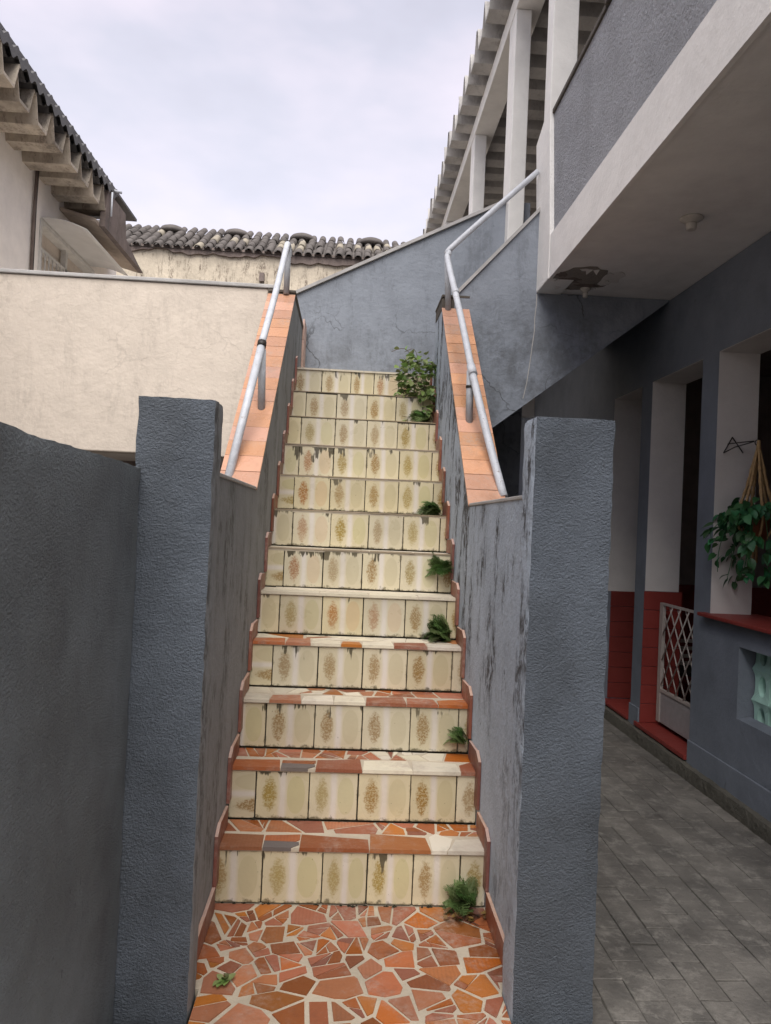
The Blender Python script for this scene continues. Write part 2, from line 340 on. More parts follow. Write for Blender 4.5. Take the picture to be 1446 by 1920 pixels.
def rough_box(name, a, b, mat, parent=None, cell=.03, amp=.004, worn=.006, topwave=0.):
    bm = BM(); a, b = Vector(a), Vector(b); s = b - a
    n = [max(1, round(s[i] / cell)) for i in range(3)]
    def face(ax, side):
        u, v = [i for i in range(3) if i != ax]
        g = {}
        for i in range(n[u] + 1):
            for j in range(n[v] + 1):
                p = Vector((0, 0, 0)); p[ax] = (a, b)[side][ax]; p[u] = a[u] + s[u] * i / n[u]; p[v] = a[v] + s[v] * j / n[v]; g[i, j] = bm.verts.new(p)
        for i in range(n[u]):
            for j in range(n[v]): bm.faces.new((g[i, j], g[i + 1, j], g[i + 1, j + 1], g[i, j + 1]))
    for ax in range(3):
        for sd_ in (0, 1): face(ax, sd_)
    bmesh.ops.remove_doubles(bm, verts=bm.verts, dist=1e-5)
    bmesh.ops.recalc_face_normals(bm, faces=bm.faces); bm.normal_update()
    c = (a + b) / 2
    for e_ in bm.edges:
        if len(e_.link_faces) == 2 and e_.link_faces[0].normal.dot(e_.link_faces[1].normal) < .5: e_.smooth = False
    for v in bm.verts:
        p = v.co.copy()
        on = sum(1 for i in range(3) if abs(p[i] - a[i]) < 1e-5 or abs(p[i] - b[i]) < 1e-5)
        d = noise.noise_vector(p * 9) * amp + noise.noise_vector(p * 34) * amp * .6
        if on >= 2:
            k = worn * (.6 + .9 * noise.noise(p * 21) + .8 * abs(noise.noise(p * 60)))
            for i in range(3):
                if abs(p[i] - a[i]) < 1e-5: d[i] += max(0, k)
                elif abs(p[i] - b[i]) < 1e-5: d[i] -= max(0, k)
        if topwave and abs(p.z - b.z) < 1e-5: d.z += topwave * noise.noise(Vector((p.x * 6, p.y * 6, 3.3)))
        v.co = p + d
    o = fin(name, bm, mat, parent, smooth=True)
    return o
def tube(bm, pts, r, n=10, caps=True):
    pts = [Vector(p) for p in pts]; rings = []
    up = Vector((0, 0, 1))
    for i, p in enumerate(pts):
        t = (pts[min(i + 1, len(pts) - 1)] - pts[max(i - 1, 0)]).normalized()
        if i == 0:
            s_ = t.cross(up if abs(t.z) < .95 else Vector((1, 0, 0))).normalized()
        else:
            s_ = (s_ - t * s_.dot(t)).normalized()
        w_ = t.cross(s_); rr = r[i] if isinstance(r, (list, tuple)) else r
        rings.append([bm.verts.new(p + s_ * math.cos(2 * math.pi * k / n) * rr + w_ * math.sin(2 * math.pi * k / n) * rr) for k in range(n)])
    for a, b in zip(rings, rings[1:]):
        for k in range(n): bm.faces.new((a[k], a[(k + 1) % n], b[(k + 1) % n], b[k]))
    if caps: bm.faces.new(rings[0][::-1]); bm.faces.new(rings[-1])
def tb(name, pts, r, mat, parent=None, n=10):
    bm = BM(); tube(bm, pts, r, n); o = fin(name, bm, mat, parent)
    for p in o.data.polygons: p.use_smooth = len(p.vertices) == 4
    return o
def smooth_path(pts, k=6):
    P = [Vector(p) for p in pts]; out = []
    for i in range(len(P) - 1):
        p0, p1, p2, p3 = P[max(i - 1, 0)], P[i], P[i + 1], P[min(i + 2, len(P) - 1)]
        for j in range(k):
            t = j / k; out.append(.5 * ((2 * p1) + (p2 - p0) * t + (2 * p0 - 5 * p1 + 4 * p2 - p3) * t * t + (3 * p1 - p0 - 3 * p2 + p3) * t ** 3))
    return out + [P[-1]]
def lathe(bm, prof, c, n=20):
    c = Vector(c); rings = [[bm.verts.new(c + Vector((math.cos(2 * math.pi * k / n) * r, math.sin(2 * math.pi * k / n) * r, z))) for k in range(n)] for r, z in prof]
    for a, b in zip(rings, rings[1:]):
        for k in range(n): bm.faces.new((a[k], a[(k + 1) % n], b[(k + 1) % n], b[k]))
    bm.faces.new(rings[0][::-1]); bm.faces.new(rings[-1])

# polygon tools for broken tile mosaics
def clip(poly, nx, ny, d):
    out = []
    for i in range(len(poly)):
        p, q = poly[i], poly[(i + 1) % len(poly)]
        a, b = p[0] * nx + p[1] * ny - d, q[0] * nx + q[1] * ny - d
        if a <= 0: out.append(p)
        if a * b < 0:
            t = a / (a - b); out.append((p[0] + (q[0] - p[0]) * t, p[1] + (q[1] - p[1]) * t))
    return out
def crazy(x0, y0, x1, y1, n, gap, rng, big=(), split=0):
    """irregular broken pieces filling a rectangle"""
    pts = [(b[0], b[1], b[2]) for b in big]; tries = 0
    dmin = .62 * math.sqrt((x1 - x0) * (y1 - y0) / n)
    while len(pts) < n + len(big) and tries < 6000:
        tries += 1
        p = (rng.uniform(x0, x1), rng.uniform(y0, y1), rng.uniform(-.25, .3) * dmin)
        if all(math.hypot(p[0] - q[0], p[1] - q[1]) > dmin * rng.uniform(.62, 1.1) + max(0, q[2]) for q in pts): pts.append(p)
    out = []
    for i, (px, py, pw) in enumerate(pts):
        poly = [(x0, y0), (x1, y0), (x1, y1), (x0, y1)]
        for j, (qx, qy, qw) in enumerate(pts):
            if i == j or not poly: continue
            dx, dy = qx - px, qy - py; d = math.hypot(dx, dy)
            if d > .6: continue
            random_t = ((i * 7919 + j * 104729) % 1000) / 1000 if i < j else ((j * 7919 + i * 104729) % 1000) / 1000
            ang = (random_t - .5) * (1.0 if split else .7)
            nx, ny = dx / d, dy / d
            nx, ny = nx * math.cos(ang) - ny * math.sin(ang), nx * math.sin(ang) + ny * math.cos(ang)
            mxp, myp = px + dx * (.5 + (pw - qw) / d * .5), py + dy * (.5 + (pw - qw) / d * .5)
            g = gap * (.5 + 1.4 * ((random_t * 7.7) % 1))
            poly = clip(poly, nx, ny, mxp * nx + myp * ny - g / 2)
        if len(poly) >= 3:
            a = abs(sum(poly[k][0] * poly[(k + 1) % len(poly)][1] - poly[(k + 1) % len(poly)][0] * poly[k][1] for k in range(len(poly)))) / 2
            if a > 2.2e-4: out.append(poly)
    if not split: return out
    fin_ = []
    def cut(poly, depth):
        a = abs(sum(poly[k][0] * poly[(k + 1) % len(poly)][1] - poly[(k + 1) % len(poly)][0] * poly[k][1] for k in range(len(poly)))) / 2
        if depth and a > .0012 and rng.random() < split:
            cx = sum(p[0] for p in poly) / len(poly); cy = sum(p[1] for p in poly) / len(poly); t = rng.uniform(0, 3.14159); cx += rng.uniform(-.008, .008); cy += rng.uniform(-.008, .008)
            nx, ny = math.cos(t), math.sin(t); d = cx * nx + cy * ny; g = gap * rng.uniform(.3, 1.0); sk_ = rng.uniform(-.12, .12)
            for q in (clip(poly, nx, ny, d - g / 2), clip(poly, -nx + sk_ * ny, -ny - sk_ * nx, (-nx + sk_ * ny) * cx + (-ny - sk_ * nx) * cy - g / 2)):
                if len(q) >= 3: cut(q, depth - 1)
        elif a > 1.6e-4:
            cx = sum(p[0] for p in poly) / len(poly); cy = sum(p[1] for p in poly) / len(poly)
            fin_.append([(p[0] + (cx - p[0]) * rng.uniform(0, .07), p[1] + (cy - p[1]) * rng.uniform(0, .07)) for p in poly])
    for q in out: cut(q, 2)
    return fin_
def slab_poly(name, poly, z, th, mat, parent, tilt=0.):
    cx = sum(p[0] for p in poly) / len(poly); cy = sum(p[1] for p in poly) / len(poly)
    bm = BM(); tx, ty = random.uniform(-tilt, tilt), random.uniform(-tilt, tilt)
    top = [bm.verts.new((x, y, z + th + (x - cx) * tx + (y - cy) * ty)) for x, y in poly]
    bot = [bm.verts.new((cx + (x - cx) * 1.01, cy + (y - cy) * 1.01, z)) for x, y in poly]
    bm.faces.new(top); n = len(poly)
    for i in range(n): bm.faces.new((bot[i], bot[(i + 1) % n], top[(i + 1) % n], top[i]))
    return fin(name, bm, mat, parent, loc=(cx, cy, z))

# ------------------------------------------------------------------ ground
GZ = -.03
bm = BM(); box(bm, (-60, -40, GZ - .3), (60, 90, GZ - .012)); tag(fin('ground', bm, 'ground'), kind='structure')
pav = tag(bx('pavement', (.64, -1.2, GZ - .012), (1.94, 3.35, GZ - .0045), 'joint'), kind='structure')
# paver field: shared meshes, one object each
pm = []
for v in range(4):
    bm = BM(); w_, l_ = .0486, .0972
    vs_ = box(bm, (-w_, -l_, -.008), (w_, l_, 0))
    for q in vs_: q.co.z += random.uniform(-.0012, .0012) if q.co.z > -.004 else 0
    me = bpy.data.meshes.new('paver'); bmesh.ops.bevel(bm, geom=[e_ for e_ in bm.edges if all(p.co.z > -.004 for p in e_.verts)], offset=.0012, segments=1, affect='EDGES'); bm.to_mesh(me); bm.free(); me.materials.append(M['paver']); pm.append(me)
cnt = 0
for i in range(13):
    X = .69 + i * .0985
    off = .1 * (i % 2)
    for j in range(23):
        Y = -.95 + j * .196 + off
        if Y > 3.25 or cnt >= 299: continue
        o = link('paver', random.choice(pm), pav, (X + random.uniform(-.0015, .0015), Y + random.uniform(-.002, .002), GZ + random.uniform(-.0022, .0012)))
        o.rotation_euler = (random.uniform(-.008, .008), random.uniform(-.01, .01), random.uniform(-.02, .02)); cnt += 1
        if random.random() < .2: o.scale = (random.uniform(.92, .985), random.uniform(.95, .99), 1)
        else: o.scale = (random.uniform(.985, .999), random.uniform(.985, .999), 1)

# ------------------------------------------------------------------ staircase
H_, T_, HW = .2, .2311, .476
st = thing('staircase', (0, 0, 0), 'steep flight of twelve steps with cream printed tile risers and broken tile treads', 'staircase')
bm = BM(); pts = [(0, -.05)]
for k in range(12): pts += [(k * T_, (k + 1) * H_ - .014), ((k + 1) * T_, (k + 1) * H_ - .014)]
pts[-1] = (3.3, 12 * H_ - .014); pts += [(3.3, -.05)]
prism(bm, *yz([(y + .012, z) for y, z in pts], -HW, HW)); fin('stair_core', bm, 'core', st)
ROWS = [(.17, .39, .555, .725, .90), (.108, .32, .515, .727, .914), (.112, .322, .528, .738, .95), (.108, .318, .526, .734, .947), (.108, .32, .524, .735, .945),
        (.10, .307, .515, .72, .924), (.118, .333, .548, .745, .955), (.10, .315, .525, .726, .936), (.105, .322, .532, .739, .946), (.093, .319, .53, .735, .946),
        (.104, .316, .528, .732, .92), (.196, .408, .577, .76, .95)]
ORANGE = {(4, 2), (4, 3), (5, 1), (6, 1), (7, 1), (8, 1), (11, 3)}
rng = random.Random(3)
def riser_tile(k, x0, x1, u0, u1, mat, rot=False):
    gx = .0024; z0, z1 = k * H_ + .004, (k + 1) * H_ - (.0165 if k < 5 else .0125); Y = k * T_
    bm = BM(); uvl = bm.loops.layers.uv.new('UVMap')
    jx = rng.uniform(-.001, .001); a, b = x0 + gx + jx, x1 - gx + jx
    dy = rng.uniform(-.0015, .0015); tw = rng.uniform(-.0015, .0015)
    cc = .004; pl = [(a + cc, z0), (b - cc, z0), (b, z0 + cc), (b, z1 - cc), (b - cc, z1), (a + cc, z1), (a, z1 - cc), (a, z0 + cc)]
    if x1 > HW - .001:          # ragged, chipped cut against the wall
        m_ = (z0 + z1) / 2; w_ = b - a
        pl = [(a + cc, z0), (b - w_ * rng.uniform(.0, .3), z0), (b - w_ * rng.uniform(.05, .35), z0 + .05), (b - w_ * rng.uniform(0, .15), m_), (b - w_ * rng.uniform(.1, .4), z1 - .04), (b - w_ * rng.uniform(.2, .5), z1), (a + cc, z1), (a, z1 - cc), (a, z0 + cc)]
    fr = [bm.verts.new((x, Y - .004 + dy + (x - a) * tw, z)) for x, z in pl]; bk = [bm.verts.new((x, Y + .012, z)) for x, z in pl]
    n = len(pl); fs = [bm.faces.new(fr)] + [bm.faces.new((fr[i], bk[i], bk[(i + 1) % n], fr[(i + 1) % n])) for i in range(n)]
    for f in fs:
        for lp in f.loops:
            u = u0 + (u1 - u0) * (lp.vert.co.x - x0) / (x1 - x0); v = (lp.vert.co.z - z0) / (z1 - z0)
            lp[uvl].uv = (v, 1 - u) if rot else (u, v)
    fin('riser_tile', bm, mat, st, loc=((x0 + x1) / 2, Y, k * H_))
for k, cuts in enumerate(ROWS):
    bs = [-HW + .002] + [-HW + 2 * HW * c for c in cuts] + [HW - .002]
    for i in range(6):
        w_ = bs[i + 1] - bs[i]; fw = min(1, w_ / .2)
        mat = 'decor_orange' if (k, i) in ORANGE else rng.choice(['decor', 'decor', 'decor_yellow'] if k > 5 else ['decor', 'decor', 'decor', 'decor_yellow'])
        if i == 0:
            rot = k in (1, 3, 5, 7); u0, u1 = (.5, .5 + fw) if not rot else (.0, fw); riser_tile(k, bs[i], bs[i + 1], max(0, 1 - fw) if not rot else 0, 1 if not rot else fw, mat, rot)
        elif i == 5: riser_tile(k, bs[i], bs[i + 1], 0, fw, mat)
        else: riser_tile(k, bs[i], bs[i + 1], 0, 1, mat)

# treads: whole pieces along the nosing, shards behind
def pick(schema, f):
    for lim, opts in schema:
        if f <= lim: return rng.choice(opts)
    return schema[-1][1][0]
O_, W_, G_ = ['terra', 'terra', 'terra_ochre', 'terra_dull'], ['shard_white'], ['shard_grey']
FR = [[(.165, O_, ), (.30, G_), (.56, O_), (.79, O_), (1, W_)],
      [(.2, O_), (.34, G_), (.53, O_), (.735, W_), (.93, W_), (1, O_)],
      [(.12, W_), (.26, ['terra_ochre']), (.4, W_), (.54, W_), (.72, ['shard_white', 'terra']), (.86, ['terra']), (1, ['terra'])],
      [(.16, ['terra']), (.28, ['terra_ochre']), (.42, W_), (.52, ['terra_ochre']), (.67, W_), (.83, ['terra']), (1, W_)],
      [(.3, W_), (.55, W_), (.8, W_), (1, W_)]]
BK = [[(.8, O_), (1, O_)], [(.6, O_), (.75, ['shard_white', 'terra_dull']), (1, ['shard_white', 'shard_white', 'terra'])], [(.35, ['shard_white', 'terra_ochre']), (1, ['terra', 'terra_ochre', 'terra_dull', 'shard_white'])],
      [(1, ['shard_white', 'terra_ochre', 'shard_white'])], [(1, W_)]]
NB = [17, 15, 13, 7, 4, 3, 2, 2, 2, 2, 2]
for k in range(11):
    z = (k + 1) * H_ - .014; y0, y1 = k * T_ - (.014 if k < 5 else .008), (k + 1) * T_ - .006
    fs = FR[min(k, 4)]; bs_ = BK[min(k, 4)]
    sy = y0 + (.125 if k < 4 else .12)
    a = 0
    for lim, opts in fs:
        b = lim; s0, s1 = rng.uniform(-.05, .004), rng.uniform(-.05, .004); k0 = rng.uniform(-.012, .012)
        xa, xb = -HW + .003 + 2 * (HW - .003) * a, -HW + .003 + 2 * (HW - .003) * b
        pl = [(xa + .0015, y0 + rng.uniform(0, .003)), (xb - .0015, y0 + rng.uniform(0, .003)), (xb - .0015 - abs(k0) , sy + s1), (xa + .0015 + abs(k0) * .6, sy + s0)]
        if k == 0 and lim == 1: pl = [(xa + .06, y0), (xb - .002, y0 + .002), (xb - .01, sy - .02), (xa + .10, sy - .03), (xa + .075, y0 + .03)]
        if opts is G_:
            slab_poly('tread_tile', [(xa + .0015, y0 + .058), (xb - .02, y0 + .052), (xb - .0015, y0 + .07), (xb - .0015, sy + s1), (xa + .0015, sy + s0)], z, .0125, 'terra', st, .004)
            pl = [(xa + .0015, y0 + .001), (xb - .03, y0 + .002), (xb - .002, y0 + .03), (xb - .004, y0 + .05), (xa + .0015, y0 + .055)]
        slab_poly('tread_tile', pl, z + (0 if k < 5 else .006), (.0125 if k < 5 else .0055) + rng.uniform(0, .001), rng.choice([q for q in opts if q != 'terra_dull'] if k < 5 else ['tread_dirty']), st, .004)
        if k == 0 and lim == 1: slab_poly('tread_tile', [(xa + .004, y0), (xa + .055, y0), (xa + .07, y0 + .03), (xa + .09, sy - .02), (xa + .03, sy + .02), (xa + .004, sy - .01)], z, .012, 'shard_white', st, .006)
        a = b
    for pl in crazy(-HW + .003, sy + .010, HW - .003, y1, NB[k], .006, rng, split=.4 if k < 4 else 0):
        f = (sum(p[0] for p in pl) / len(pl) + HW) / (2 * HW); slab_poly('tread_tile', pl, z, .0105 + rng.uniform(0, .0015), pick(bs_, f), st, .006)
    bx('tread_bed', (-HW + .001, y0 + .004, z - .003), (HW - .001, y1 + .004, z + .0095), 'grout' if k < 9 else 'core', st)
# landing at the top
for i in range(4): bx('tread_tile', (-HW + .003 + i * .2368, 11 * T_ - .014, 12 * H_ - .014), (-HW + .003 + i * .2368 + .234, 3.29, 12 * H_ - .002), 'shard_white', st)
# stepped skirting on both walls
for s in (-1, 1):
    xi, xo = s * (HW - .013), s * (HW - .001)
    for k in range(0, 12):
        yA = k * T_
        zt = (k + 1) * H_ + .055 + rng.uniform(-.006, .008)
        j = rng.uniform(-.006, .006)
        # upright strip in front of the riser, slanted top
        pr('skirting_tile', yz([(yA - .062 + j, k * H_ + .075), (yA - .004, k * H_ + .075), (yA - .004, zt + .022), (yA - .062 + j, zt - .006)], xi, xo), 'skirt', st, bevel=.0012)
        if k < 11:
            pr('skirting_tile', yz([(yA - .003, (k + 1) * H_ + .001), (yA + T_ - .066, (k + 1) * H_ + .001), (yA + T_ - .066, (k + 1) * H_ + .071), (yA - .003, zt + .022 - .005)], xi + s * .001, xo), 'skirt', st, bevel=.0012)
    pr('skirting_tile', yz([(-.245, .002), (-.066, .002), (-.066, .083), (-.245, .078)], xi, xo), 'skirt', st, bevel=.0012)
    pr('skirting_tile', yz([(-.452, .002), (-.248, .002), (-.248, .08), (-.452, .07)], xi, xo), 'skirt', st, bevel=.0012)
for i in range(3): bx('skirting_tile', (-HW + .001, 3.03 , 2.402 + i * .158), (-HW + .016, 3.285, 2.402 + i * .158 + .154), 'skirt_pale', st)
for o in st.children:
    if o.name.startswith('skirting_tile'):
        o.data.materials.append(M['skirt_pale'])
        for p in o.data.polygons:
            if p.normal.z > .35: p.material_index = 1
bm = BM(); rm = random.Random(9)
def clump(x, y, z, r, n=7):
    c = bm.verts.new((x, y, z + r * rm.uniform(.5, 1.0)))
    rg = [bm.verts.new((x + math.cos(6.283 * i / n) * r * rm.uniform(.6, 1.4), y + math.sin(6.283 * i / n) * r * rm.uniform(.4, .9), z)) for i in range(n)]
    for i in range(n): bm.faces.new((c, rg[i], rg[(i + 1) % n]))
for k in range(11):
    for i in range(26 if k == 0 else 14):
        x_ = rm.uniform(-HW + .02, HW - .02) if rm.random() < .7 else HW - abs(rm.gauss(0, .05)) - .015
        clump(x_, k * T_ - .004 - abs(rm.gauss(0, .006)), k * H_ + .0005, rm.uniform(.003, .009))
fin('moss', bm, 'moss', st)['kind'] = 'stuff'
# ------------------------------------------------------------------ mosaic floor between the pillars
bm = BM(); box(bm, (-.434, -2.2, -.05), (.434, -.476, -.004)); box(bm, (-HW, -.4755, -.05), (HW, .012, -.004)); fl = fin('floor', bm, 'grout'); tag(fl, kind='structure')
rf = random.Random(11)
for pl in crazy(-HW + .004, -1.02, HW - .004, -.006, 130, .0075, rf, split=.45, big=[(.16, -.05, .03), (-.02, -.055, .02), (.36, -.17, .035), (.27, -.31, .03), (-.38, -.16, .02), (-.30, -.62, .02), (.38, -.45, .02)]):
    if min(p[1] for p in pl) < -.49: pl = clip(clip(pl, 1, 0, .433), -1, 0, .433)
    if len(pl) < 3: continue
    slab_poly('floor_shard', pl, -.006, .0042 + rf.uniform(0, .0016), rf.choice(['terra', 'terra', 'terra_ochre', 'terra_ochre', 'terra_dull', 'terra_dull']), fl, .01)

# ------------------------------------------------------------------ parapet walls beside the stairs
def parapet(s, mat, y0, z0, y1, z1, ytop, ztop, label):
    p = thing('parapet_wall', (s * .56, -.46, 0), label, 'parapet')
    xi, xo = s * HW, s * .64
    pr('wall', yz([(-.46, GZ), (-.46, z0 + .006), (y0, z0), (y1, z1), (y1, ztop), (ytop, ztop), (ytop, GZ)], xi, xo), mat, p)
    sl = (z1 - z0) / (y1 - y0); ln = math.hypot(y1 - y0, z1 - z0); d = Vector((0, (y1 - y0) / ln, (z1 - z0) / ln)); nn = Vector((0, -d.z, d.y))
    N = 17
    for i in range(N):
        a, b = i / N * ln, (i + 1) / N * ln - .003
        j = rng.uniform(-.001, .001)
        A, B = Vector((0, y0, z0)) + d * a + nn * .002, Vector((0, y0, z0)) + d * b + nn * .002
        q = [A, B, B + nn * (.011 + j), A + nn * (.011 - j)]
        bm = BM(); prism(bm, [(xi - s * .006, v.y, v.z) for v in q], (s * (.164 + .012), 0, 0))
        fin('cap_tile', bm, 'cap_tile', p, loc=(s * .56, A.y, A.z), bevel=.0015)
    # pale edge of the tile bed, level coping slabs
    A, B = Vector((0, y0 - .004, z0 - .004)), Vector((0, y1, z1))
    bx('coping', (min(xi, xo) - .008, y1 - .012, ztop), (max(xi, xo) + .008, ytop, ztop + .018), 'dark_cap', p, bevel=.004)
    bx('cap_end', (min(xi, xo) - .004, y1 - .004, z1 + .004), (max(xi, xo) + .004, ytop - .002, ztop - .001), 'dark_cap', p, bevel=.003)
    bx('coping', (min(xi, xo) - .004, -.458, z0 + .003), (max(xi, xo) + .004, y0 - .012, z0 + .016), 'coping', p, bevel=.003)
    return p
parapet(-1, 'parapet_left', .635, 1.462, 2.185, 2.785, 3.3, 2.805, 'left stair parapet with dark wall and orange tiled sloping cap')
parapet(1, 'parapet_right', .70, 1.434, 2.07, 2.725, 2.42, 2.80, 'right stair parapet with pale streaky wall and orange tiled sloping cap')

# ------------------------------------------------------------------ hand rails
rl = thing('handrail', (.64, .75, 1.48), 'white pipe handrail over the right parapet, bending up to the balcony post', 'handrail')
P1, P2 = Vector((.516, 1.164, 2.162)), Vector((.487, 2.06, 3.06))
tb('rail', smooth_path([(.642, .75, 1.487), (.585, .95, 1.81), (.535, 1.164, 2.15)], 4), .0195, 'pipe', rl, 14)
tb('rail', smooth_path([(.536, 1.16, 2.145), (.515, 1.55, 2.56), (.490, 1.98, 2.99), (.497, 2.045, 3.075), (.545, 2.06, 3.15), (1.06, 2.10, 3.665)], 6), .0185, 'pipe', rl, 14)
tb('collar', [(.540, 1.14, 2.125), (.533, 1.19, 2.18)], .0225, 'pipe', rl, 14)
tb('collar', [(.508, 1.70, 2.712), (.506, 1.73, 2.742)], .0215, 'pipe', rl, 14)
tb('post', [(.534, 1.168, 1.86), (.528, 1.168, 2.15)], .019, 'pipe_post', rl, 12)
tb('post', [(.509, 2.05, 2.71), (.492, 2.05, 3.04)], .019, 'pipe_post', rl, 12)
tb('collar', [(.531, 1.168, 2.06), (.5305, 1.168, 2.073)], .023, 'wire', rl, 12)
r2 = thing('handrail', (-.607, .69, 1.52), 'white pipe handrail over the left parapet, ending in a bend at the top', 'handrail')
tb('rail', [(-.607, .685, 1.505), (-.541, 1.116, 2.205)], .0195, 'pipe', r2, 14)
tb('rail', smooth_path([(-.540, 1.125, 2.225), (-.536, 1.6, 2.62), (-.531, 2.05, 3.04), (-.529, 2.13, 3.10), (-.528, 2.20, 3.10), (-.528, 2.235, 3.06)], 6), .0185, 'pipe', r2, 14)
tb('collar', [(-.5405, 1.112, 2.200), (-.5395, 1.128, 2.228)], .023, 'wire', r2, 14)
tb('post', [(-.527, 1.125, 1.88), (-.537, 1.125, 2.19)], .019, 'pipe_post', r2, 12)
tb('post', [(-.528, 2.165, 2.79), (-.529, 2.165, 3.10)], .019, 'pipe_post', r2, 12)

# ------------------------------------------------------------------ gate pillars and the side wall
pl_ = rough_box('gate_pillar', (-.652, -.6, GZ), (-.440, -.475, 1.659), 'pillar_grey', None, .02, .0012, .004)
tag(pl_, 'dark grey stucco pillar on the left, joined to the low side wall', 'pillar')
p2_ = rough_box('gate_pillar', (.436, -.6, GZ), (.664, -.46, 1.660), 'pillar_grey', None, .02, .0012, .004)
for o_, mt_, sg in ((p2_, 'parapet_right', -1), (pl_, 'parapet_left', 1)):  # inner faces: right takes the pale wall, left the grey with painted shade
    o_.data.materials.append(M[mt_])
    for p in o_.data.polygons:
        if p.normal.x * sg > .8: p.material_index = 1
tag(p2_, 'lighter grey stucco pillar on the right beside the paved passage', 'pillar')
sw = rough_box('side_wall', (0, -3.2, GZ), (.15, 0, 1.466), 'side_grey', None, .03, .0016, .005)
sw.location = (-.625 - .15, -.602, 0); sw.rotation_euler = (0, 0, R(-2.9) * -1 if False else R(2.9)); tag(sw, 'dark grey stucco side wall running towards the camera, left of the stairs', 'wall')
sw.location = (-.632 - .15, -.602, 0)

# ------------------------------------------------------------------ wall behind the landing and second flight
bw = thing('landing_wall', (.4, 3.3, 0), 'blue grey wall behind the top landing with sloping white coping', 'wall')
slp = (4.06 - 3.15) / (1.25 + .53)
pr('wall', xz([(-.64, GZ), (-.64, 3.09), (1.13, 3.09 + slp * 1.77 - .0), (1.30, 3.09 + slp * 1.77), (1.30, GZ)], 3.3, 3.45), 'back_grey', bw)
pr('coping', xz([(-.655, 3.086), (1.10, 3.086 + slp * 1.755), (1.10, 3.113 + slp * 1.755), (-.655, 3.113)], 3.275, 3.475), 'coping', bw)
sw2 = thing('stair_stringer', (1.0, 2.06, 2.3), 'blue grey side wall of the second flight rising right under the balcony', 'stair wall')
pr('wall', xz([(.55, 1.765), (.55, 2.80), (1.075, 3.385), (1.075, 2.868), (1.948, 2.868), (1.948, 2.878 - .0), (1.948, 2.862)], 2.06, 2.2), 'back_grey', sw2)
pr('coping', xz([(.55, 2.803), (1.078, 3.391), (1.078, 3.42), (.55, 2.832)], 2.045, 2.215), 'coping', sw2)
pr('flight_slab', xz([(.66, 1.875), (1.948, 2.862), (1.948, 2.868), (1.075, 2.868), (1.075, 3.06), (.9, 2.9), (.72, 2.6), (.66, 2.4)], 2.203, 3.297), 'house_grey', sw2)
bm = BM()
cp = [(1.078, 2.855), (1.077, 2.78), (1.070, 2.70), (1.072, 2.62), (1.062, 2.53), (1.055, 2.45), (1.045, 2.36), (1.035, 2.28), (1.022, 2.21), (1.015, 2.18)]
for (a, b) in zip(cp, cp[1:]): prism(bm, [(a[0] - .003, 2.0585, a[1]), (a[0] + .003, 2.0585, a[1]), (b[0] + .0035, 2.0585, b[1]), (b[0] - .003, 2.0585, b[1])], (0, .004, 0))
fin('plaster_ridge', bm, 'coping', sw2)

# ------------------------------------------------------------------ house on the right
hs = thing('house', (2.4, 1.5, 0), 'grey two storey house on the right with white banded balcony and shaded porch', 'house')
WX, WT = 1.95, 2.185
bm = BM()
ZL = 2.38
for a, b in (((-3.5, GZ, 8.2, .0), 0),) : pass
Bx = [(-3.5, 8.2, ZL, 2.866), (-3.5, 1.383, GZ, .423), (-3.5, -.2, .423, .905), (1.066, 1.383, .423, .905), (-.2, 1.066, .793, .905), (-3.5, -1.4, .905, ZL),
      (1.383, 1.57, GZ, ZL), (2.285, 2.455, GZ, ZL), (3.0, 8.2, GZ, ZL), (1.57, 2.285, GZ, .06), (2.455, 3.0, GZ, .06)]
for y0, y1, z0, z1 in Bx: box(bm, (WX, y0, z0), (WT, y1, z1))
fin('wall', bm, 'house_grey', hs)
bx('base_band', (WX - .012, -3.5, .03), (WX - .001, 1.572, .178), 'house_grey', hs, bevel=.005)
bx('base_band', (WX - .012, 2.287, .03), (WX - .001, 2.457, .178), 'house_grey', hs, bevel=.005)
rough_box('curb', (1.895, -2.2, GZ - .02), (1.949, 6.0, .050), 'curb', hs, .045, .005, .006, .006)
# white reveals and red dado facing the stairs, plus pale lintel undersides
bx('reveal', (WX + .002, 1.380, .925), (WT - .002, 1.3825, ZL - .001), 'jamb', hs)
bx('reveal', (WX + .002, 2.282, .967), (WT - .002, 2.2845, ZL - .001), 'jamb', hs)
bx('reveal', (WX + .002, 2.997, .90), (WT - .002, 2.9995, ZL - .001), 'jamb', hs)
for (y0, y1) in ((-1.38, 1.378), (1.573, 2.28), (2.458, 2.995)): bx('lintel_soffit', (WX + .002, y0, ZL - .003), (WT - .002, y1, ZL - .0005), 'jamb', hs)
for i in range(7): bx('dado_tile', (WX - .004, 2.276, .085 + i * .126), (WT + .02, 2.2845, .085 + i * .126 + .123), 'red', hs, bevel=.002)
for i in range(7): bx('dado_tile', (WX + .03, 2.991, .085 + i * .117), (WT + .02, 2.9995, .085 + i * .117 + .114), 'red_dark', hs, bevel=.002)
pr('threshold', yz([(1.575, .055), (2.33, .055), (2.33, .083), (1.575, .083)], 1.925, 2.35), 'red', hs, bevel=.004)
pr('threshold', yz([(2.46, .055), (3.0, .055), (3.0, .078), (2.46, .078)], 1.925, 2.35), 'red', hs, bevel=.004)
bx('sill', (1.905, -1.4, .906), (2.25, 1.44, .926), 'red', hs, bevel=.004)
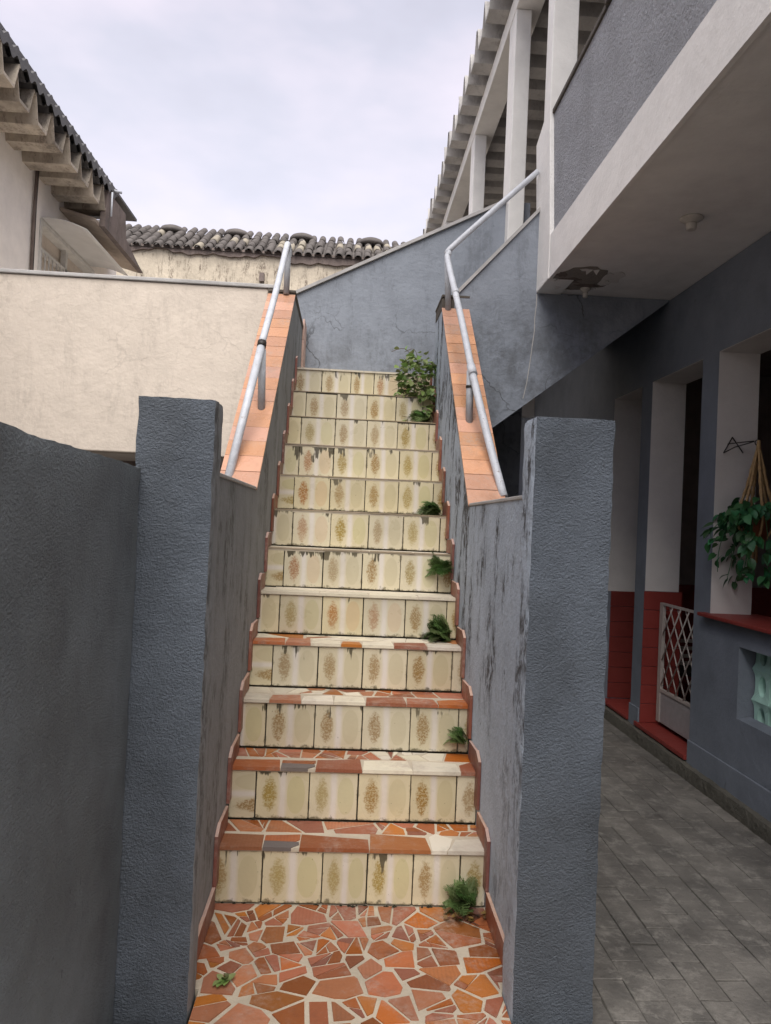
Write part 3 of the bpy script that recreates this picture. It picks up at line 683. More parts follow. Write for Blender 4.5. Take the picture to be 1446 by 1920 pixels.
# porch room behind the openings
bx('porch_floor', (2.19, -3.5, 0), (4.6, 8.2, .05), 'red_dark', hs)
bx('porch_wall', (4.6, -3.5, 0), (4.7, 8.2, 2.9), 'dark_brown', hs)
bx('porch_wall', (2.19, 8.1, .05), (4.6, 8.2, 2.9), 'dark_brown', hs)
bx('porch_wall', (2.19, -3.5, .05), (4.6, -3.4, 2.9), 'dark_brown', hs)
bx('porch_ceiling', (2.19, -3.5, 2.7), (4.6, 8.2, 2.8), 'dark_brown', hs)
bx('porch_wall', (2.5, 3.3, .06), (4.6, 3.4, .95), 'red_dark', hs)
bx('porch_wall', (2.5, 3.3, .952), (4.6, 3.4, 2.69), 'dark_brown', hs)
# balcony slab, band, parapet, corner post
bx('soffit', (1.10, -3.5, 2.87), (2.6, 8.2, 2.95), 'soffit', hs)
bx('balcony_floor', (1.10, -3.5, 2.952), (4.6, 8.2, 3.06), 'concrete', hs)
pr('fascia_band', yz([(-3.5, 2.862), (1.78, 2.862), (1.78, 3.13), (-3.5, 3.13)], 1.078, 1.099), 'white', hs)
pr('corner_post', yz([(1.781, 2.862), (2.066, 2.862), (2.225, 3.90), (2.045, 3.965), (2.045, 5.5), (1.90, 5.5), (1.90, 3.95), (1.781, 3.13)], 1.074, 1.235), 'white', hs, bevel=.006)
bx('balcony_parapet', (1.10, -3.5, 3.131), (1.22, 1.885, 3.93), 'rough_grey', hs)
bx('parapet_coping', (1.088, .95, 3.932), (1.235, 1.893, 3.962), 'dark_cap', hs, bevel=.004)
bx('parapet_coping', (1.082, -3.5, 3.945), (1.24, .94, 3.975), 'dark_cap', hs, bevel=.004)
bx('column', (1.10, 3.19, 3.06), (1.225, 3.44, 5.5), 'white', hs, bevel=.006)
bx('column', (1.10, 5.12, 3.06), (1.225, 5.36, 5.5), 'white', hs, bevel=.006)
bx('column', (1.10, 7.4, 3.06), (1.225, 7.64, 5.5), 'white', hs, bevel=.006)
bx('roof_beam', (1.095, -3.5, 5.502), (1.30, 11.0, 5.66), 'white', hs, bevel=.004)
bx('upper_wall', (2.9, -3.5, 3.06), (3.0, 11, 5.9), 'dark_brown', hs)
bx('upper_wall', (1.31, 10.9, 3.06), (2.89, 11, 5.66), 'dark_brown', hs)
# peeled patch on the soffit
bm = BM(); rp_ = random.Random(5); ring = []
for i in range(26):
    a = 2 * math.pi * i / 26; rr = 1 + .28 * noise.noise(Vector((math.cos(a) * 1.6, math.sin(a) * 1.6, 2.2))) + rp_.uniform(-.1, .1)
    ring.append((1.275 + math.cos(a) * .165 * rr, 1.77 + math.sin(a) * .20 * rr, 2.867))
prism(bm, ring, (0, 0, .0015)); fin('peeled_patch', bm, 'bare', hs)
for (cx, cy, sx, sy, mt) in ((1.20, 1.80, .07, .05, 'fascia_brown'), (1.33, 1.87, .07, .03, 'fascia_brown'), (1.14, 1.70, .035, .04, 'fascia_brown'), (1.44, 1.72, .06, .11, 'jamb'), (1.25, 1.60, .03, .02, 'jamb'), (1.37, 1.93, .03, .02, 'jamb')):
    bm = BM(); ring = []
    for i in range(14):
        a = 2 * math.pi * i / 14; rr = 1 + rp_.uniform(-.35, .3); ring.append((cx + math.cos(a) * sx * rr, cy + math.sin(a) * sy * rr, 2.8645))
    prism(bm, ring, (0, 0, .0018)); o = fin('paint_flake', bm, mt, hs); o.rotation_euler = (0, 0, 0)
for i in range(9):
    a = rp_.uniform(0, 6.28); cx, cy = 1.28 + math.cos(a) * .15, 1.78 + math.sin(a) * .18
    bm = BM(); t = rp_.uniform(0, 6.28); s_ = rp_.uniform(.015, .035)
    v = [(cx + math.cos(t) * s_, cy + math.sin(t) * s_, 2.866), (cx + math.cos(t + 2) * s_, cy + math.sin(t + 2) * s_, 2.866 - rp_.uniform(.008, .022)), (cx + math.cos(t + 4) * s_ * .8, cy + math.sin(t + 4) * s_ * .8, 2.866)]
    prism(bm, v, (0, 0, .002)); fin('paint_flake', bm, 'jamb', hs)
# mint hollow clay blocks in the low wall opening
def vent_block(y, z):
    bm = BM(); hw, n = .078, 32; out_, inn = [], []
    for i in range(n):
        a = 2 * math.pi * i / n; c, s = math.cos(a), math.sin(a)
        k = 1 / max(abs(c), abs(s)); yy, zz = c * k, s * k
        conc = 1 - .22 * (1 - zz * zz) if abs(c) >= abs(s) else 1
        out_.append((yy * hw * conc, zz * hw)); inn.append((c * .034, s * .052))
    def ring(pts, x, f=1.0): return [bm.verts.new((x, y + p[0] * f, z + p[1] * f)) for p in pts]
    def bulge(p): return .010 * (abs(p[1]) / hw) ** 6
    o0 = [bm.verts.new((2.030 - bulge(p), y + p[0], z + p[1])) for p in out_]; i0 = ring(inn, 2.031, 1.0); i1 = ring(inn, 2.050, .9); o1 = ring(out_, 2.11); i2 = ring(inn, 2.11)
    for A, B in ((o0, i0), (i0, i1), (i1, i2), (i2, o1), (o1, o0)):
        for k in range(n): bm.faces.new((A[k], A[(k + 1) % n], B[(k + 1) % n], B[k]))
    return fin('vent_block', bm, 'mint', hs, loc=(2.07, y, z), smooth=False)
for r_ in range(3):
    for c_ in range(8): vent_block(.984 - c_ * .157, .452 + r_ * .157 if r_ < 2 else .452 + 2 * .157)
bx('hole_shade_sheet', (2.16, -.199, .424), (2.175, 1.065, .792), 'black', hs)  # black sheet stands in for the shade behind the block holes
pr('opening_sill', [(1.949, -.199, .424), (2.06, -.199, .424), (2.06, -.199, .447)] and ([(1.951, -.198, .424), (2.02, -.198, .424), (2.02, -.198, .440), (1.951, -.198, .428)], (0, 1.262, 0)), 'house_grey', hs)
# far end of the passage
bx('end_wall', (.5, 6.9, GZ), (1.949, 7.0, 2.86), 'house_grey', hs)
bx('passage_beam', (.5, 5.5, 2.60), (1.949, 5.62, 2.86), 'jamb', hs)
bx('passage_light_screen', (.66, 3.46, GZ), (.72, 6.89, 1.7), 'house_grey', hs)  # hidden wall added to darken the passage, kept low to admit skylight
dr = bx('door', (1.05, 6.84, GZ), (1.72, 6.895, 2.05), 'fascia_brown', hs); 
for x0, x1, z0, z1 in ((1.0, 1.048, GZ, 2.1), (1.722, 1.77, GZ, 2.1), (1.05, 1.72, 2.052, 2.1)): bx('door_frame', (x0, 6.82, z0), (x1, 6.898, z1), 'jamb', hs)

# deep channel roof sheets
def channel_mesh(L_, mat, per=.355, dep=.21, th=.014, mir=1, slope=0.0):
    bm = BM()
    prof = [(0, dep), (.018, dep), (.088, .0), (.267, .0), (.337, dep), (per, dep)]
    pr2 = [(y, z + th * (1.3 if 0 < z < dep else 1)) for y, z in prof]
    for x in (0,): pass
    def strip(x): return [bm.verts.new((x * mir, y, z + slope * x)) for y, z in prof], [bm.verts.new((x * mir, y, z + th + slope * x)) for y, z in pr2]
    A0, A1 = strip(0); B0, B1 = strip(L_)
    for i in range(len(prof) - 1):
        bm.faces.new((A0[i], A0[i + 1], B0[i + 1], B0[i])); bm.faces.new((A1[i], B1[i], B1[i + 1], A1[i + 1]))
        bm.faces.new((A0[i], A1[i], A1[i + 1], A0[i + 1])); bm.faces.new((B0[i], B0[i + 1], B1[i + 1], B1[i]))
    bmesh.ops.recalc_face_normals(bm, faces=bm.faces)
    me = bpy.data.meshes.new('roof_channel'); bm.to_mesh(me); bm.free(); me.materials.append(M[mat]); return me
cm = channel_mesh(2.1, 'fibro_grey', mir=1)
for i in range(40):
    Y = -3.4 + i * .356
    o = link('roof_channel', cm, hs, (.915 + random.uniform(-.02, .015), Y, 5.664 + random.uniform(-.006, .006)))
    o.rotation_euler = (random.uniform(-.01, .01), random.uniform(-.006, .006), random.uniform(-.006, .006))
bx('roof_deck', (.97, -3.5, 5.91), (3.1, 11, 5.94), 'fibro_dark', hs)

# ------------------------------------------------------------------ porch gate
g = thing('porch_gate', (2.05, 2.0, .14), 'low grey metal gate with diamond bars across the red porch doorway', 'gate')
gy0, gy1, gz0, gz1, gzm = 1.60, 2.235, .115, .897, .325
bx('panel', (2.045, gy0 + .02, gz0), (2.052, gy1 - .02, gzm), 'gate', g)
for a, b in (((2.038, gy0, gz0), (2.06, gy0 + .022, gz1)), ((2.038, gy1 - .045, gz0), (2.06, gy1, gz1)), ((2.038, gy0 + .023, gz1 - .014), (2.06, gy1 - .046, gz1)), ((2.038, gy0 + .023, gzm - .01), (2.06, gy1 - .046, gzm + .008))): bx('frame', a, b, 'gatebar', g)
def lattice(y0, y1, z0, z1, dy, dz):
    # diagonals clipped to the frame
    for sgn in (1, -1):
        k = -12
        while k < 16:
            c = y0 + k * dy; k += 1
            pts = []
            for i in range(41):
                z = z0 + (z1 - z0) * i / 40; y = c + sgn * (z - z0) * dy / dz
                if y0 <= y <= y1: pts.append((2.047 + .006 * sgn, y, z))
            if len(pts) > 3: tb('bar', [pts[0], pts[-1]], .0048, 'gatebar', g, 6)
lattice(gy0 + .024, gy1 - .047, gzm + .01, gz1 - .015, .115, .165)

# chair glimpsed inside the porch
ch = thing('porch_chair', (2.45, 2.78, .08), 'dark chair with pale slats glimpsed inside the porch', 'chair')
for i in range(4): bx('slat', (2.30, 2.72, .40 + i * .055), (2.75, 2.738, .425 + i * .055), 'gatebar', ch)
bx('seat', (2.28, 2.5, .36), (2.78, 2.92, .385), 'wire', ch)
for x_, y_ in ((2.3, 2.52), (2.74, 2.52), (2.3, 2.88), (2.74, 2.88)): bx('leg', (x_, y_, .05), (x_ + .03, y_ + .03, .359), 'wire', ch)
for x_ in (2.285, 2.752): bx('back_post', (x_, 2.74, .386), (x_ + .02, 2.765, .86), 'wire', ch)

# ------------------------------------------------------------------ lamp sockets on the soffit
def lampholder(x, y, s, label):
    t = thing('lamp_socket', (x, y, 2.87), label, 'lamp socket')
    bm = BM(); lathe(bm, [(.052 * s, -.001), (.055 * s, -.008), (.048 * s, -.014), (.030 * s, -.022), (.024 * s, -.028)], (x, y, 2.8705)); fin('base', bm, 'porcelain', t, smooth=True)
    bm = BM(); lathe(bm, [(.0245 * s, -.0285), (.026 * s, -.034), (.024 * s, -.056), (.021 * s, -.060), (.016 * s, -.0605)], (x, y, 2.8705)); fin('cup', bm, 'porcelain', t, smooth=True)
lampholder(1.509, .826, 1.0, 'round porcelain lamp socket on the clean middle of the balcony soffit')
lampholder(1.352, 1.93, .62, 'small white lamp socket hanging beside the peeled patch of the soffit')

# ------------------------------------------------------------------ cream terrace wall and void below
cw = thing('terrace_wall', (-2, 2.2, 1.72), 'long smooth cream rendered terrace wall to the left of the stairs', 'wall')
bm = BM(); box(bm, (-6.5, 2.2, 1.725), (-.645, 2.34, 2.83)); fin('wall', bm, 'cream', cw, bevel=.008)
bx('coping', (-6.5, 2.185, 2.831), (-.60, 2.36, 2.856), 'coping', cw, bevel=.005)
bx('terrace_bounce_slab', (-3.34, 2.345, 1.74), (-.66, 8.0, 1.86), 'house_cream', cw)  # slab added to darken the void below, pale and long to bounce light
bx('under_wall', (-6.5, 3.2, GZ), (-.645, 3.3, 1.739), 'fascia_brown', cw)

# ------------------------------------------------------------------ neighbour house on the left
nb = thing('neighbour_house', (-3.6, 4, 0), 'pale neighbour house on the left under a weathered deep channel roof', 'house')
NX, EX = -3.35, -2.9
bm = BM()
for y0, y1, z0, z1 in ((-4, 5.12, 0, 4.86), (5.12, 6.75, 0, 3.4), (5.12, 6.75, 4.32, 4.86), (6.75, 7.6, 0, 4.86)): box(bm, (NX - .2, y0, z0), (NX, y1, z1))
fin('wall', bm, 'house_cream', nb)
bx('wall', (NX - 5, -4, 0), (NX - 4.9, 7.6, 4.86), 'house_cream', nb)
bx('roof_deck', (NX - 5, -4, 5.07), (EX - .03, 7.0, 5.10), 'fibro_dark', nb)
cm2 = channel_mesh(1.0, 'fibro', mir=-1, dep=.215)
for i in range(26):
    Y = -3.26 + i * .356
    if Y > 5.75: break
    o = link('roof_channel', cm2, nb, (EX + random.uniform(-.03, .02), Y, 4.69 + random.uniform(-.012, .012)))
    o.rotation_euler = (random.uniform(-.02, .02), random.uniform(-.012, .012), random.uniform(-.012, .012))
# corrugated sheets over the channels
bm = BM(); n = 0; per = .172; prev = None; y = -4
while y < 6.05:
    z = 5.02 + .03 * math.cos(2 * math.pi * y / per)
    cur = [bm.verts.new((EX + .02, y, z - .085)), bm.verts.new((EX + .02, y, z)), bm.verts.new((EX - 3.5, y, z + .42)), bm.verts.new((EX - 3.5, y, z + .40)), bm.verts.new((EX - .02, y, z - .085))]
    if prev:
        for k in range(4): bm.faces.new((prev[k], prev[k + 1], cur[k + 1], cur[k]))
    prev = cur; y += per / 8
fin('corrugated_sheet', bm, 'fibro_dark', nb, smooth=False)
pr('box_gutter', yz([(5.72, 4.50), (5.78, 4.93), (6.44, 4.935), (6.50, 4.66), (7.0, 4.545), (7.28, 4.50)], EX - .06, EX), 'fascia_brown', nb)
pr('eave_board', [(EX - .065, 5.6, 4.50), (NX + .002, 5.6, 4.62), (NX + .002, 5.6, 4.66), (EX - .065, 5.6, 4.54)] and ([(EX - .062, 5.6, 4.50), (NX + .002, 5.6, 4.60), (NX + .002, 5.6, 4.64), (EX - .062, 5.6, 4.54)], (0, 1.68, 0)), 'eave_beige', nb)
tb('pipe', [(EX + .03, 5.83, 4.66), (EX + .03, 5.83, 4.93)], .011, 'pipe', nb, 8)
tb('pipe', [(EX + .005, 5.95, 5.00), (EX + .08, 6.0, 5.005)], .016, 'pipe_post', nb, 8)
tb('downpipe', [(NX + .02, 4.93, 3.2), (NX + .02, 4.93, 4.3), (NX + .03, 4.93, 4.84)], .016, 'fascia_brown', nb, 8)
tb('cable', [(NX + .008, 5.0, 3.2), (NX + .008, 5.0, 4.4), (NX + .02, 4.99, 4.8)], .006, 'wire', nb, 6)
# window with grille
wf = bx('window', (NX - .12, 5.12, 3.4), (NX - .10, 6.75, 4.32), 'cream', nb)
for a, b in (((NX - .1, 5.12, 3.4), (NX + .01, 5.17, 4.32)), ((NX - .1, 6.70, 3.4), (NX + .01, 6.75, 4.32)), ((NX - .1, 5.17, 4.27), (NX + .01, 6.70, 4.32)), ((NX - .08, 5.90, 3.4), (NX - .02, 5.95, 4.27)), ((NX - .08, 5.17, 4.02), (NX - .02, 6.70, 4.06))):
    bx('frame', a, b, 'window_white', wf)
for i in range(15): tb('bar', [(NX - .01, 5.22 + i * .1, 3.4), (NX - .01, 5.22 + i * .1, 4.02)], .007, 'window_white', wf, 6)
bm = BM(); rows = []
for i in range(7):
    t = i / 6
    rows.append([(NX + .005 + .47 * t, y, 4.33 + .03 * math.sin(math.pi * t) - .10 * t) for j, y in enumerate((5.13, 5.5, 5.9, 6.25, 6.6))])
vv = [[bm.verts.new(p) for p in r_] for r_ in rows]; v2 = [[bm.verts.new((p[0], p[1], p[2] + .006)) for p in r_] for r_ in rows]
for i in range(6):
    for j in range(4):
        bm.faces.new((vv[i][j], vv[i][j + 1], vv[i + 1][j + 1], vv[i + 1][j])); bm.faces.new((v2[i][j], v2[i + 1][j], v2[i + 1][j + 1], v2[i][j + 1]))
for i in range(6):
    bm.faces.new((vv[i][0], vv[i + 1][0], v2[i + 1][0], v2[i][0])); bm.faces.new((vv[i][4], v2[i][4], v2[i + 1][4], vv[i + 1][4]))
for j in range(4): bm.faces.new((vv[6][j], vv[6][j + 1], v2[6][j + 1], v2[6][j]))
fin('awning', bm, 'awning', nb, smooth=True)

# ------------------------------------------------------------------ tiled house at the back
bh = thing('back_house', (-2, 13, 0), 'cream stained house at the back with grey barrel tile roof', 'house')
bx('wall', (-9, 13.0, 0), (3, 13.2, 6.86), 'cream_stained', bh)
bx('wall_block', (-2.12, 12.9, 6.28), (-2.02, 12.998, 6.46), 'fascia_brown', bh)
bm = BM()
prev = None
for i in range(200):
    x_ = -8.5 + i * .055; z = 6.79 + .10 * noise.noise(Vector((x_ * 1.3, 0, 4))) + .04 * noise.noise(Vector((x_ * 6, 0, 4))) - (.12 if x_ > -1.6 else 0) * (.6 + noise.noise(Vector((x_ * 2, 1, 4))))
    cur = [bm.verts.new((x_, 12.93, z)), bm.verts.new((x_, 12.93, 6.92)), bm.verts.new((x_, 12.998, 6.92)), bm.verts.new((x_, 12.998, z))]
    if prev:
        for k in range(4): bm.faces.new((prev[k], prev[(k + 1) % 4], cur[(k + 1) % 4], cur[k]))
    prev = cur
fin('eave_course', bm, 'fascia_brown', bh)
bm = BM()
prism(bm, [(-9, 12.9, 6.86), (-9, 14.2, 7.66), (-9, 15.5, 6.86)], (12, 0, 0)); fin('roof_deck', bm, 'roof_tile', bh)
def barrel(mat):
    bm = BM(); n = 8; r0_, r1_ = .085, .07; L2 = .46
    a_, b_, c_, d_ = [], [], [], []
    for i in range(n + 1):
        t = math.pi * i / n
        a_.append(bm.verts.new((math.cos(t) * r0_, 0, math.sin(t) * r0_))); b_.append(bm.verts.new((math.cos(t) * r1_, L2, math.sin(t) * r1_)))
        c_.append(bm.verts.new((math.cos(t) * (r0_ - .014), 0, math.sin(t) * (r0_ - .014))))
    for i in range(n): bm.faces.new((a_[i], a_[i + 1], b_[i + 1], b_[i])); bm.faces.new((a_[i], c_[i], c_[i + 1], a_[i + 1]))
    me = bpy.data.meshes.new('roof_tile'); bmesh.ops.recalc_face_normals(bm, faces=bm.faces); bm.to_mesh(me); bm.free(); me.materials.append(M[mat])
    for p in me.polygons: p.use_smooth = True
    return me
bt = [barrel('roof_tile'), barrel('roof_tile_pale')]
sl_ = math.atan2(.8, 1.3)
for r_ in range(5):
    for i in range(36):
        x_ = -5.9 + i * .208
        pale = random.random() < .05 or (abs(x_ + 1.5) < .35 and r_ in (1, 2) and random.random() < .7) or (-.6 < x_ < .3 and r_ == 2 and random.random() < .7)
        d_ = r_ * .345
        o = link('roof_tile', bt[1 if pale else 0], bh, (x_ + random.uniform(-.012, .012), 12.84 + d_ * math.cos(sl_), 6.85 + d_ * math.sin(sl_) + random.uniform(-.008, .01)))
        o.rotation_euler = (sl_ + random.uniform(-.03, .03), random.uniform(-.05, .05), random.uniform(-.04, .04))
for px_ in (-5.8, -4.25, -2.82, -1.35, .2):
    bm = BM(); prof = [(.30, 0), (.29, .06), (.25, .11), (.16, .15), (.05, .165)]; lathe(bm, prof, (px_, 14.15, 7.62), 18); fin('roof_cap', bm, 'roof_tile', bh, smooth=True)

# ------------------------------------------------------------------ unseen house added behind the camera to shade the foreground
fh = thing('light_block_house', (0, -8, 0), 'plain house front added unseen behind the viewer to block light', 'house')
bx('wall', (-7, -8.2, 0), (7, -8, 3.6), 'house_cream', fh)
bx('roof', (-7.2, -8.4, 3.6), (7.2, -7.6, 3.75), 'fibro_dark', fh)

# ------------------------------------------------------------------ plants
def leaf_mesh(name, L_, w, mat, curl=.25, fold=.25, heart=False):
    bm = BM(); n = 6; mid, lf, rt = [], [], []
    for i in range(n + 1):
        t = i / n
        wd = w * (math.sin(math.pi * min(1, t * .93 + .07)) ** .75 if not heart else (math.sin(math.pi * (t * .88 + .12)) ** .9) * (1.25 - .5 * t)) if t < 1 else 0
        z = -curl * L_ * t * t
        mid.append(bm.verts.new((0, t * L_, z))); lf.append(bm.verts.new((-wd, t * L_ - (w * .25 if heart and i == 0 else 0), z + wd * fold))); rt.append(bm.verts.new((wd, t * L_ - (w * .25 if heart and i == 0 else 0), z + wd * fold)))
    for i in range(n):
        bm.faces.new((mid[i], mid[i + 1], lf[i + 1], lf[i])); bm.faces.new((mid[i], rt[i], rt[i + 1], mid[i + 1]))
    bmesh.ops.remove_doubles(bm, verts=bm.verts, dist=1e-6)
    me = bpy.data.meshes.new(name); bm.to_mesh(me); bm.free(); me.materials.append(M[mat])
    for p in me.polygons: p.use_smooth = True
    return me
def frond_mesh(L_, mat, droop, pairs=16, wide=.34):
    bm = BM()
    def pt(t): return Vector((0, L_ * (t - .12 * droop * t * t), L_ * (.55 * t - droop * t * t)))
    tube(bm, [pt(i / 6) for i in range(7)], [.0014 * (1 - .12 * i) for i in range(7)], 4)
    for i in range(pairs):
        t = .12 + .86 * i / (pairs - 1); p = pt(t); tg = (pt(min(1, t + .02)) - pt(t - .02)).normalized()
        ln = L_ * wide * math.sin(math.pi * (.12 + .86 * t)) ** .8 + .004
        for s in (-1, 1):
            d = (Vector((s, .45, -.1)) + Vector((0, 0, random.uniform(-.25, .25)))).normalized(); w = ln * .125 + .001
            for q in range(4):
                f0 = q / 4; base = p + d * ln * f0; ll = ln * .34 * (1 - f0 * .6)
                for s2 in (-1, 1):
                    dd = (d * .7 + tg * s2 * .8 + Vector((0, 0, random.uniform(-.2, .2)))).normalized(); sd_ = dd.cross(Vector((0, 0, 1))).normalized() * w * .6
                    bm.faces.new([bm.verts.new(v) for v in (base, base + dd * ll * .5 + sd_, base + dd * ll, base + dd * ll * .5 - sd_)])
    me = bpy.data.meshes.new('frond'); bm.to_mesh(me); bm.free(); me.materials.append(M[mat]); return me
FM = [frond_mesh(.1, 'leaf_fern', d) for d in (.25, .45, .65, .8)]
def fern(loc, label, size, n, rmin=-1, rmax=1, lay=.4, seed=1):
    rr = random.Random(seed); f = thing('fern', loc, label, 'fern', None)
    for i in range(n):
        a = R(90) + rr.uniform(rmin, rmax)          # heading; 0 along +X
        o = link('frond', rr.choice(FM), f, Vector(loc) + Vector((rr.uniform(-.02, .02), rr.uniform(-.012, .012), rr.uniform(0, .03))))
        o.rotation_euler = (rr.uniform(-.35, .35 + lay * 1.3), rr.uniform(-.6, .6), a); s = size * rr.uniform(.6, 1.15); o.scale = (s, s, s)
    return f
# heading is rotation about z of a frond that points along +y: 90 deg = -X
fern((.405, -.035, .0), 'dark green fern tuft on the mosaic floor at the foot of the stairs', 1.0, 40, -1.5, 1.5, .9, 2)
fern((.425, .90, .805), 'dense dark fern tuft on the fourth step, beside the right parapet', 1.2, 46, -1.4, 1.2, .6, 3)
fern((.45, 1.13, 1.10), 'small light fern hanging at the right end of the sixth riser', 1.0, 22, -.9, 1.4, .2, 4)
fern((.44, 1.58, 1.41), 'flat bright fern tuft on the seventh step, against the right parapet', 1.1, 36, -.9, 1.0, .2, 5)
fern((.452, .44, .44), 'tiny green fern sprig in the corner of the second tread, against the right parapet', .75, 14, -1.2, 1.2, .6, 6)
fern((.43, 2.27, 2.03), 'dark fern hanging below the leafy bush near the top step', 1.1, 36, -1.2, 1.5, .1, 7)

LB = [leaf_mesh('leaf', .054, .018, 'leaf_bush', .2), leaf_mesh('leaf', .048, .017, 'leaf_bush', .4), leaf_mesh('leaf', .064, .021, 'leaf_bush', .3)]
bu = thing('leafy_bush', (.40, 2.50, 2.25), 'leafy green bush rooted beside the right parapet at the top of the stairs', 'bush')
rb = random.Random(21)
tips = []
for i in range(26):
    a = rb.uniform(0, 6.28); e_ = rb.uniform(-.5, 1.25)
    d = Vector((math.cos(a) * math.cos(e_) * .95 - .28, math.sin(a) * math.cos(e_) * .6 - .35, math.sin(e_)))
    ln = rb.uniform(.12, .25)
    p0 = Vector((.40, 2.44, 2.20)) + Vector((rb.uniform(-.05, .03), rb.uniform(-.08, .03), rb.uniform(-.06, .12)))
    pts = smooth_path([p0, p0 + d * ln * .5 + Vector((0, 0, .02)), p0 + d * ln + Vector((0, 0, -.02 * rb.random()))], 4)
    pts = [Vector((min(p.x, .462), min(p.y, 2.72), p.z)) for p in pts]
    tb('stem', pts, [.0022, .002, .0019, .0018, .0016, .0014, .0012, .001, .0009][:len(pts)], 'stem', bu, 4); tips.append(pts)
for (q, dx) in (((.30, 2.28, 2.06), -.10), ((.24, 2.34, 2.50), -.16), ((.30, 2.42, 2.52), -.08), ((.25, 2.2, 2.18), -.13), ((.44, 2.2, 2.0), -.02), ((.43, 2.22, 2.1), -.02)):
    pts = smooth_path([(.40, 2.44, 2.28), (q[0] + .05, q[1] + .05, q[2] + .02), (q[0] + dx * .4, q[1], q[2])], 5); tb('stem', pts, .0018, 'stem', bu, 4); tips += [pts, pts]
nl = 0
while nl < 298:
    if nl < 215:
        v = Vector((rb.gauss(0, 1), rb.gauss(0, 1), rb.gauss(0, 1))).normalized() * rb.uniform(.45, 1.05) ** .5
        p = Vector((.36 + v.x * .135, 2.33 + v.y * .11, 2.33 + v.z * .16 + .03 * noise.noise(v * 3)))
    elif nl < 258:
        t = rb.random(); p = Vector((.445 + rb.gauss(0, .016) - .03 * t, 2.24 + rb.gauss(0, .03), 2.24 - .2 * t))
    else:
        pts = rb.choice(tips); p = pts[rb.randint(3, len(pts) - 1)] + Vector((rb.gauss(0, .014), rb.gauss(0, .014), rb.gauss(.004, .014)))
    if p.x > .464: continue
    o = link('leaf', rb.choice(LB), bu, p); q = rb.uniform(.6, 1.05); o.scale = (q, q, q)
    out_ = math.atan2(-(p.x - .40), p.y - 2.45)
    o.rotation_euler = (rb.uniform(-.8, .7), rb.uniform(-.7, .7), out_ + rb.gauss(0, .9)); nl += 1

# weed and litter on the floor
wd_ = thing('weed_sprig', (-.36, -.44, .003), 'tiny green weed sprig in a cracked floor shard at lower left', 'weed')
for i in range(9):
    o = link('leaf', LB[i % 3], wd_, Vector((-.36, -.44, .004)) + Vector((rb.uniform(-.015, .015), rb.uniform(-.015, .015), 0))); s = rb.uniform(.4, .7); o.scale = (s,) * 3; o.rotation_euler = (rb.uniform(.1, .8), rb.uniform(-.3, .3), rb.uniform(0, 6.28))
LD = leaf_mesh('dry_leaf', .045, .012, 'dry_leaf', -.25, .4)
lt = thing('leaf_litter', (.40, -.09, .003), 'heap of dry brown leaves under the fern at the foot of the stairs', 'leaf litter')
for i in range(34):
    o = link('dry_leaf', LD, lt, (.40 + rb.gauss(0, .035), -.09 + rb.gauss(0, .022), .006 + rb.random() * .012)); s = rb.uniform(.4, .95); o.scale = (s,) * 3; o.rotation_euler = (rb.uniform(-.3, .4), rb.uniform(-.5, .5), rb.uniform(0, 6.28))

# ------------------------------------------------------------------ hanging plant on the porch
hk = thing('wall_hook', (2.02, 1.38, 1.85), 'dark twisted wire hook fixed to the white porch reveal', 'hook')
Yw = 1.372
for pts in ([(1.99, Yw, 1.815), (2.035, Yw, 1.90), (2.035, Yw, 1.905), (2.10, Yw, 1.82)], [(2.012, Yw, 1.865), (2.04, Yw - .05, 1.868), (2.075, Yw - .15, 1.868)], [(1.99, Yw, 1.815), (2.02, Yw - .06, 1.842), (2.078, Yw - .15, 1.866)]):
    tb('wire', pts, .0032, 'wire', hk, 6)
tb('ring', [(2.085 + .014 * math.cos(a * .5236), Yw - .17, 1.858 + .014 * math.sin(a * .5236)) for a in range(13)], .003, 'wire', hk, 6)
pc = Vector((2.09, 1.20, 0)); zr = 1.475
hg = thing('macrame_hanger', (pc.x, pc.y, 1.84), 'knotted jute macrame hanger holding the brown pot', 'plant hanger')
for i in range(6):
    a = i * math.pi / 3 + .35; ex, ey = pc.x + math.cos(a) * .088, pc.y + math.sin(a) * .088
    pts = smooth_path([(pc.x, pc.y, 1.845), (pc.x + math.cos(a) * .018, pc.y + math.sin(a) * .018, 1.77), (pc.x + math.cos(a) * .05, pc.y + math.sin(a) * .05, 1.62), (ex, ey, zr + .01), (pc.x + math.cos(a) * .08, pc.y + math.sin(a) * .08, 1.40), (pc.x + math.cos(a) * .03, pc.y + math.sin(a) * .03, 1.325)], 5)
    tb('cord', pts, [.0068 + (.0035 if 6 <= j <= 14 and j % 2 else 0) for j in range(len(pts))], 'rope', hg, 6)
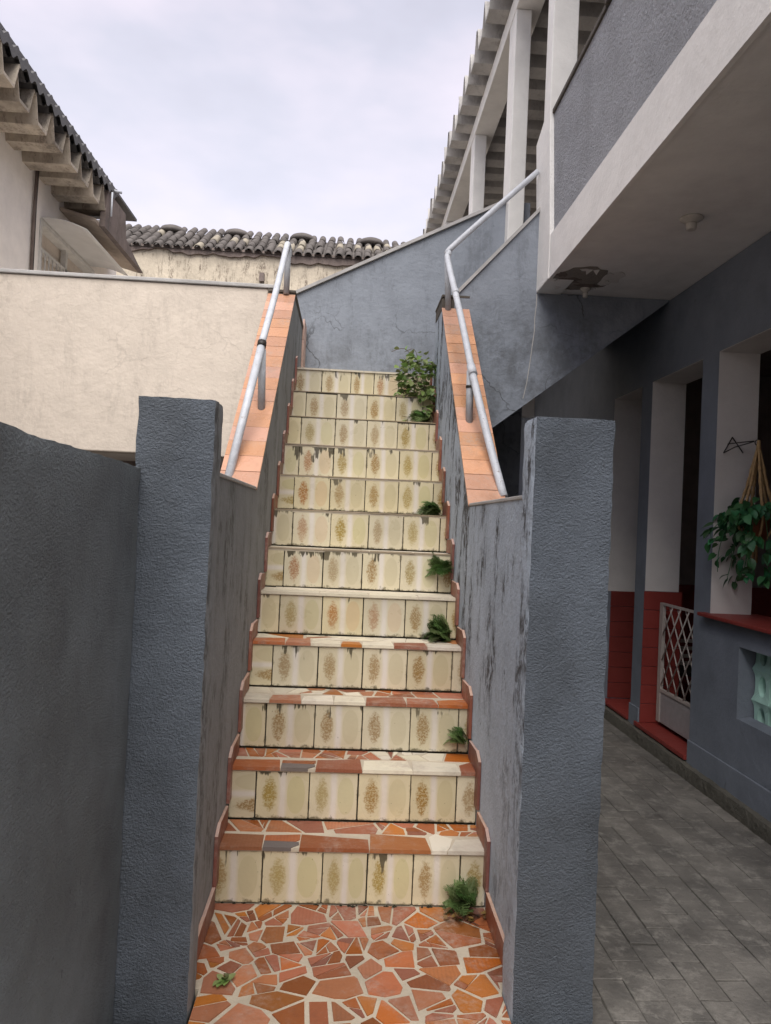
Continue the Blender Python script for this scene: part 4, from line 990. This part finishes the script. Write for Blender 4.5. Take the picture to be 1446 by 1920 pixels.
tb('cord', [(pc.x, pc.y, 1.87), (pc.x, pc.y, 1.80)], [.009, .014], 'rope', hg, 8)
for k in range(4): tb('tassel', [(pc.x + .008 * math.cos(k * 1.6), pc.y + .008 * math.sin(k * 1.6), 1.33), (pc.x + .012 * math.cos(k * 1.6), pc.y + .012 * math.sin(k * 1.6), 1.22)], .005, 'rope', hg, 6)
pp = thing('potted_plant', (pc.x, pc.y, 1.34), 'trailing green plant in a brown pot hanging at the porch opening', 'plant')
bm = BM(); lathe(bm, [(.055, 1.345), (.074, 1.455), (.082, 1.458), (.083, 1.478), (.076, 1.478), (.070, 1.45)], (pc.x, pc.y, 0), 22); fin('pot', bm, 'pot', pp, smooth=True)
LP = [leaf_mesh('leaf', .052, .018, 'leaf_pot', .3, .2, True), leaf_mesh('leaf', .044, .0155, 'leaf_pot', .45, .25, True), leaf_mesh('leaf', .06, .02, 'leaf_pot', .25, .15, True)]
cand = []
for i in range(36):
    a = rb.uniform(0, 6.28); out_ = rb.uniform(.09, .26); dp = rb.uniform(-.02, .36)
    pts = smooth_path([(pc.x + math.cos(a) * .04, pc.y + math.sin(a) * .04, 1.46), (pc.x + math.cos(a) * .09, pc.y + math.sin(a) * .09, 1.50 + rb.uniform(-.01, .03)), (pc.x + math.cos(a) * out_ * .95, pc.y + math.sin(a) * out_ * .85, 1.46 - dp * .5), (pc.x + math.cos(a) * out_ + rb.uniform(-.04, .02), pc.y + math.sin(a) * out_ * .85, 1.46 - dp)], 4)
    tb('vine', pts, .0018, 'leaf_pot', pp, 4)
    cand += pts[4:]
lw = [p for p in cand if p.x < pc.x + .07] * 3 + cand
for i in range(296):
    p = rb.choice(lw) + Vector((rb.gauss(0, .02), rb.gauss(0, .02), rb.gauss(0, .022)))
    a = math.atan2(p.y - pc.y, p.x - pc.x)
    o = link('leaf', rb.choice(LP), pp, p); q = rb.uniform(.75, 1.25); o.scale = (q,) * 3
    o.rotation_euler = (rb.uniform(-1.3, -.1), rb.uniform(-.6, .6), a - R(90) + rb.uniform(-1.1, 1.1))
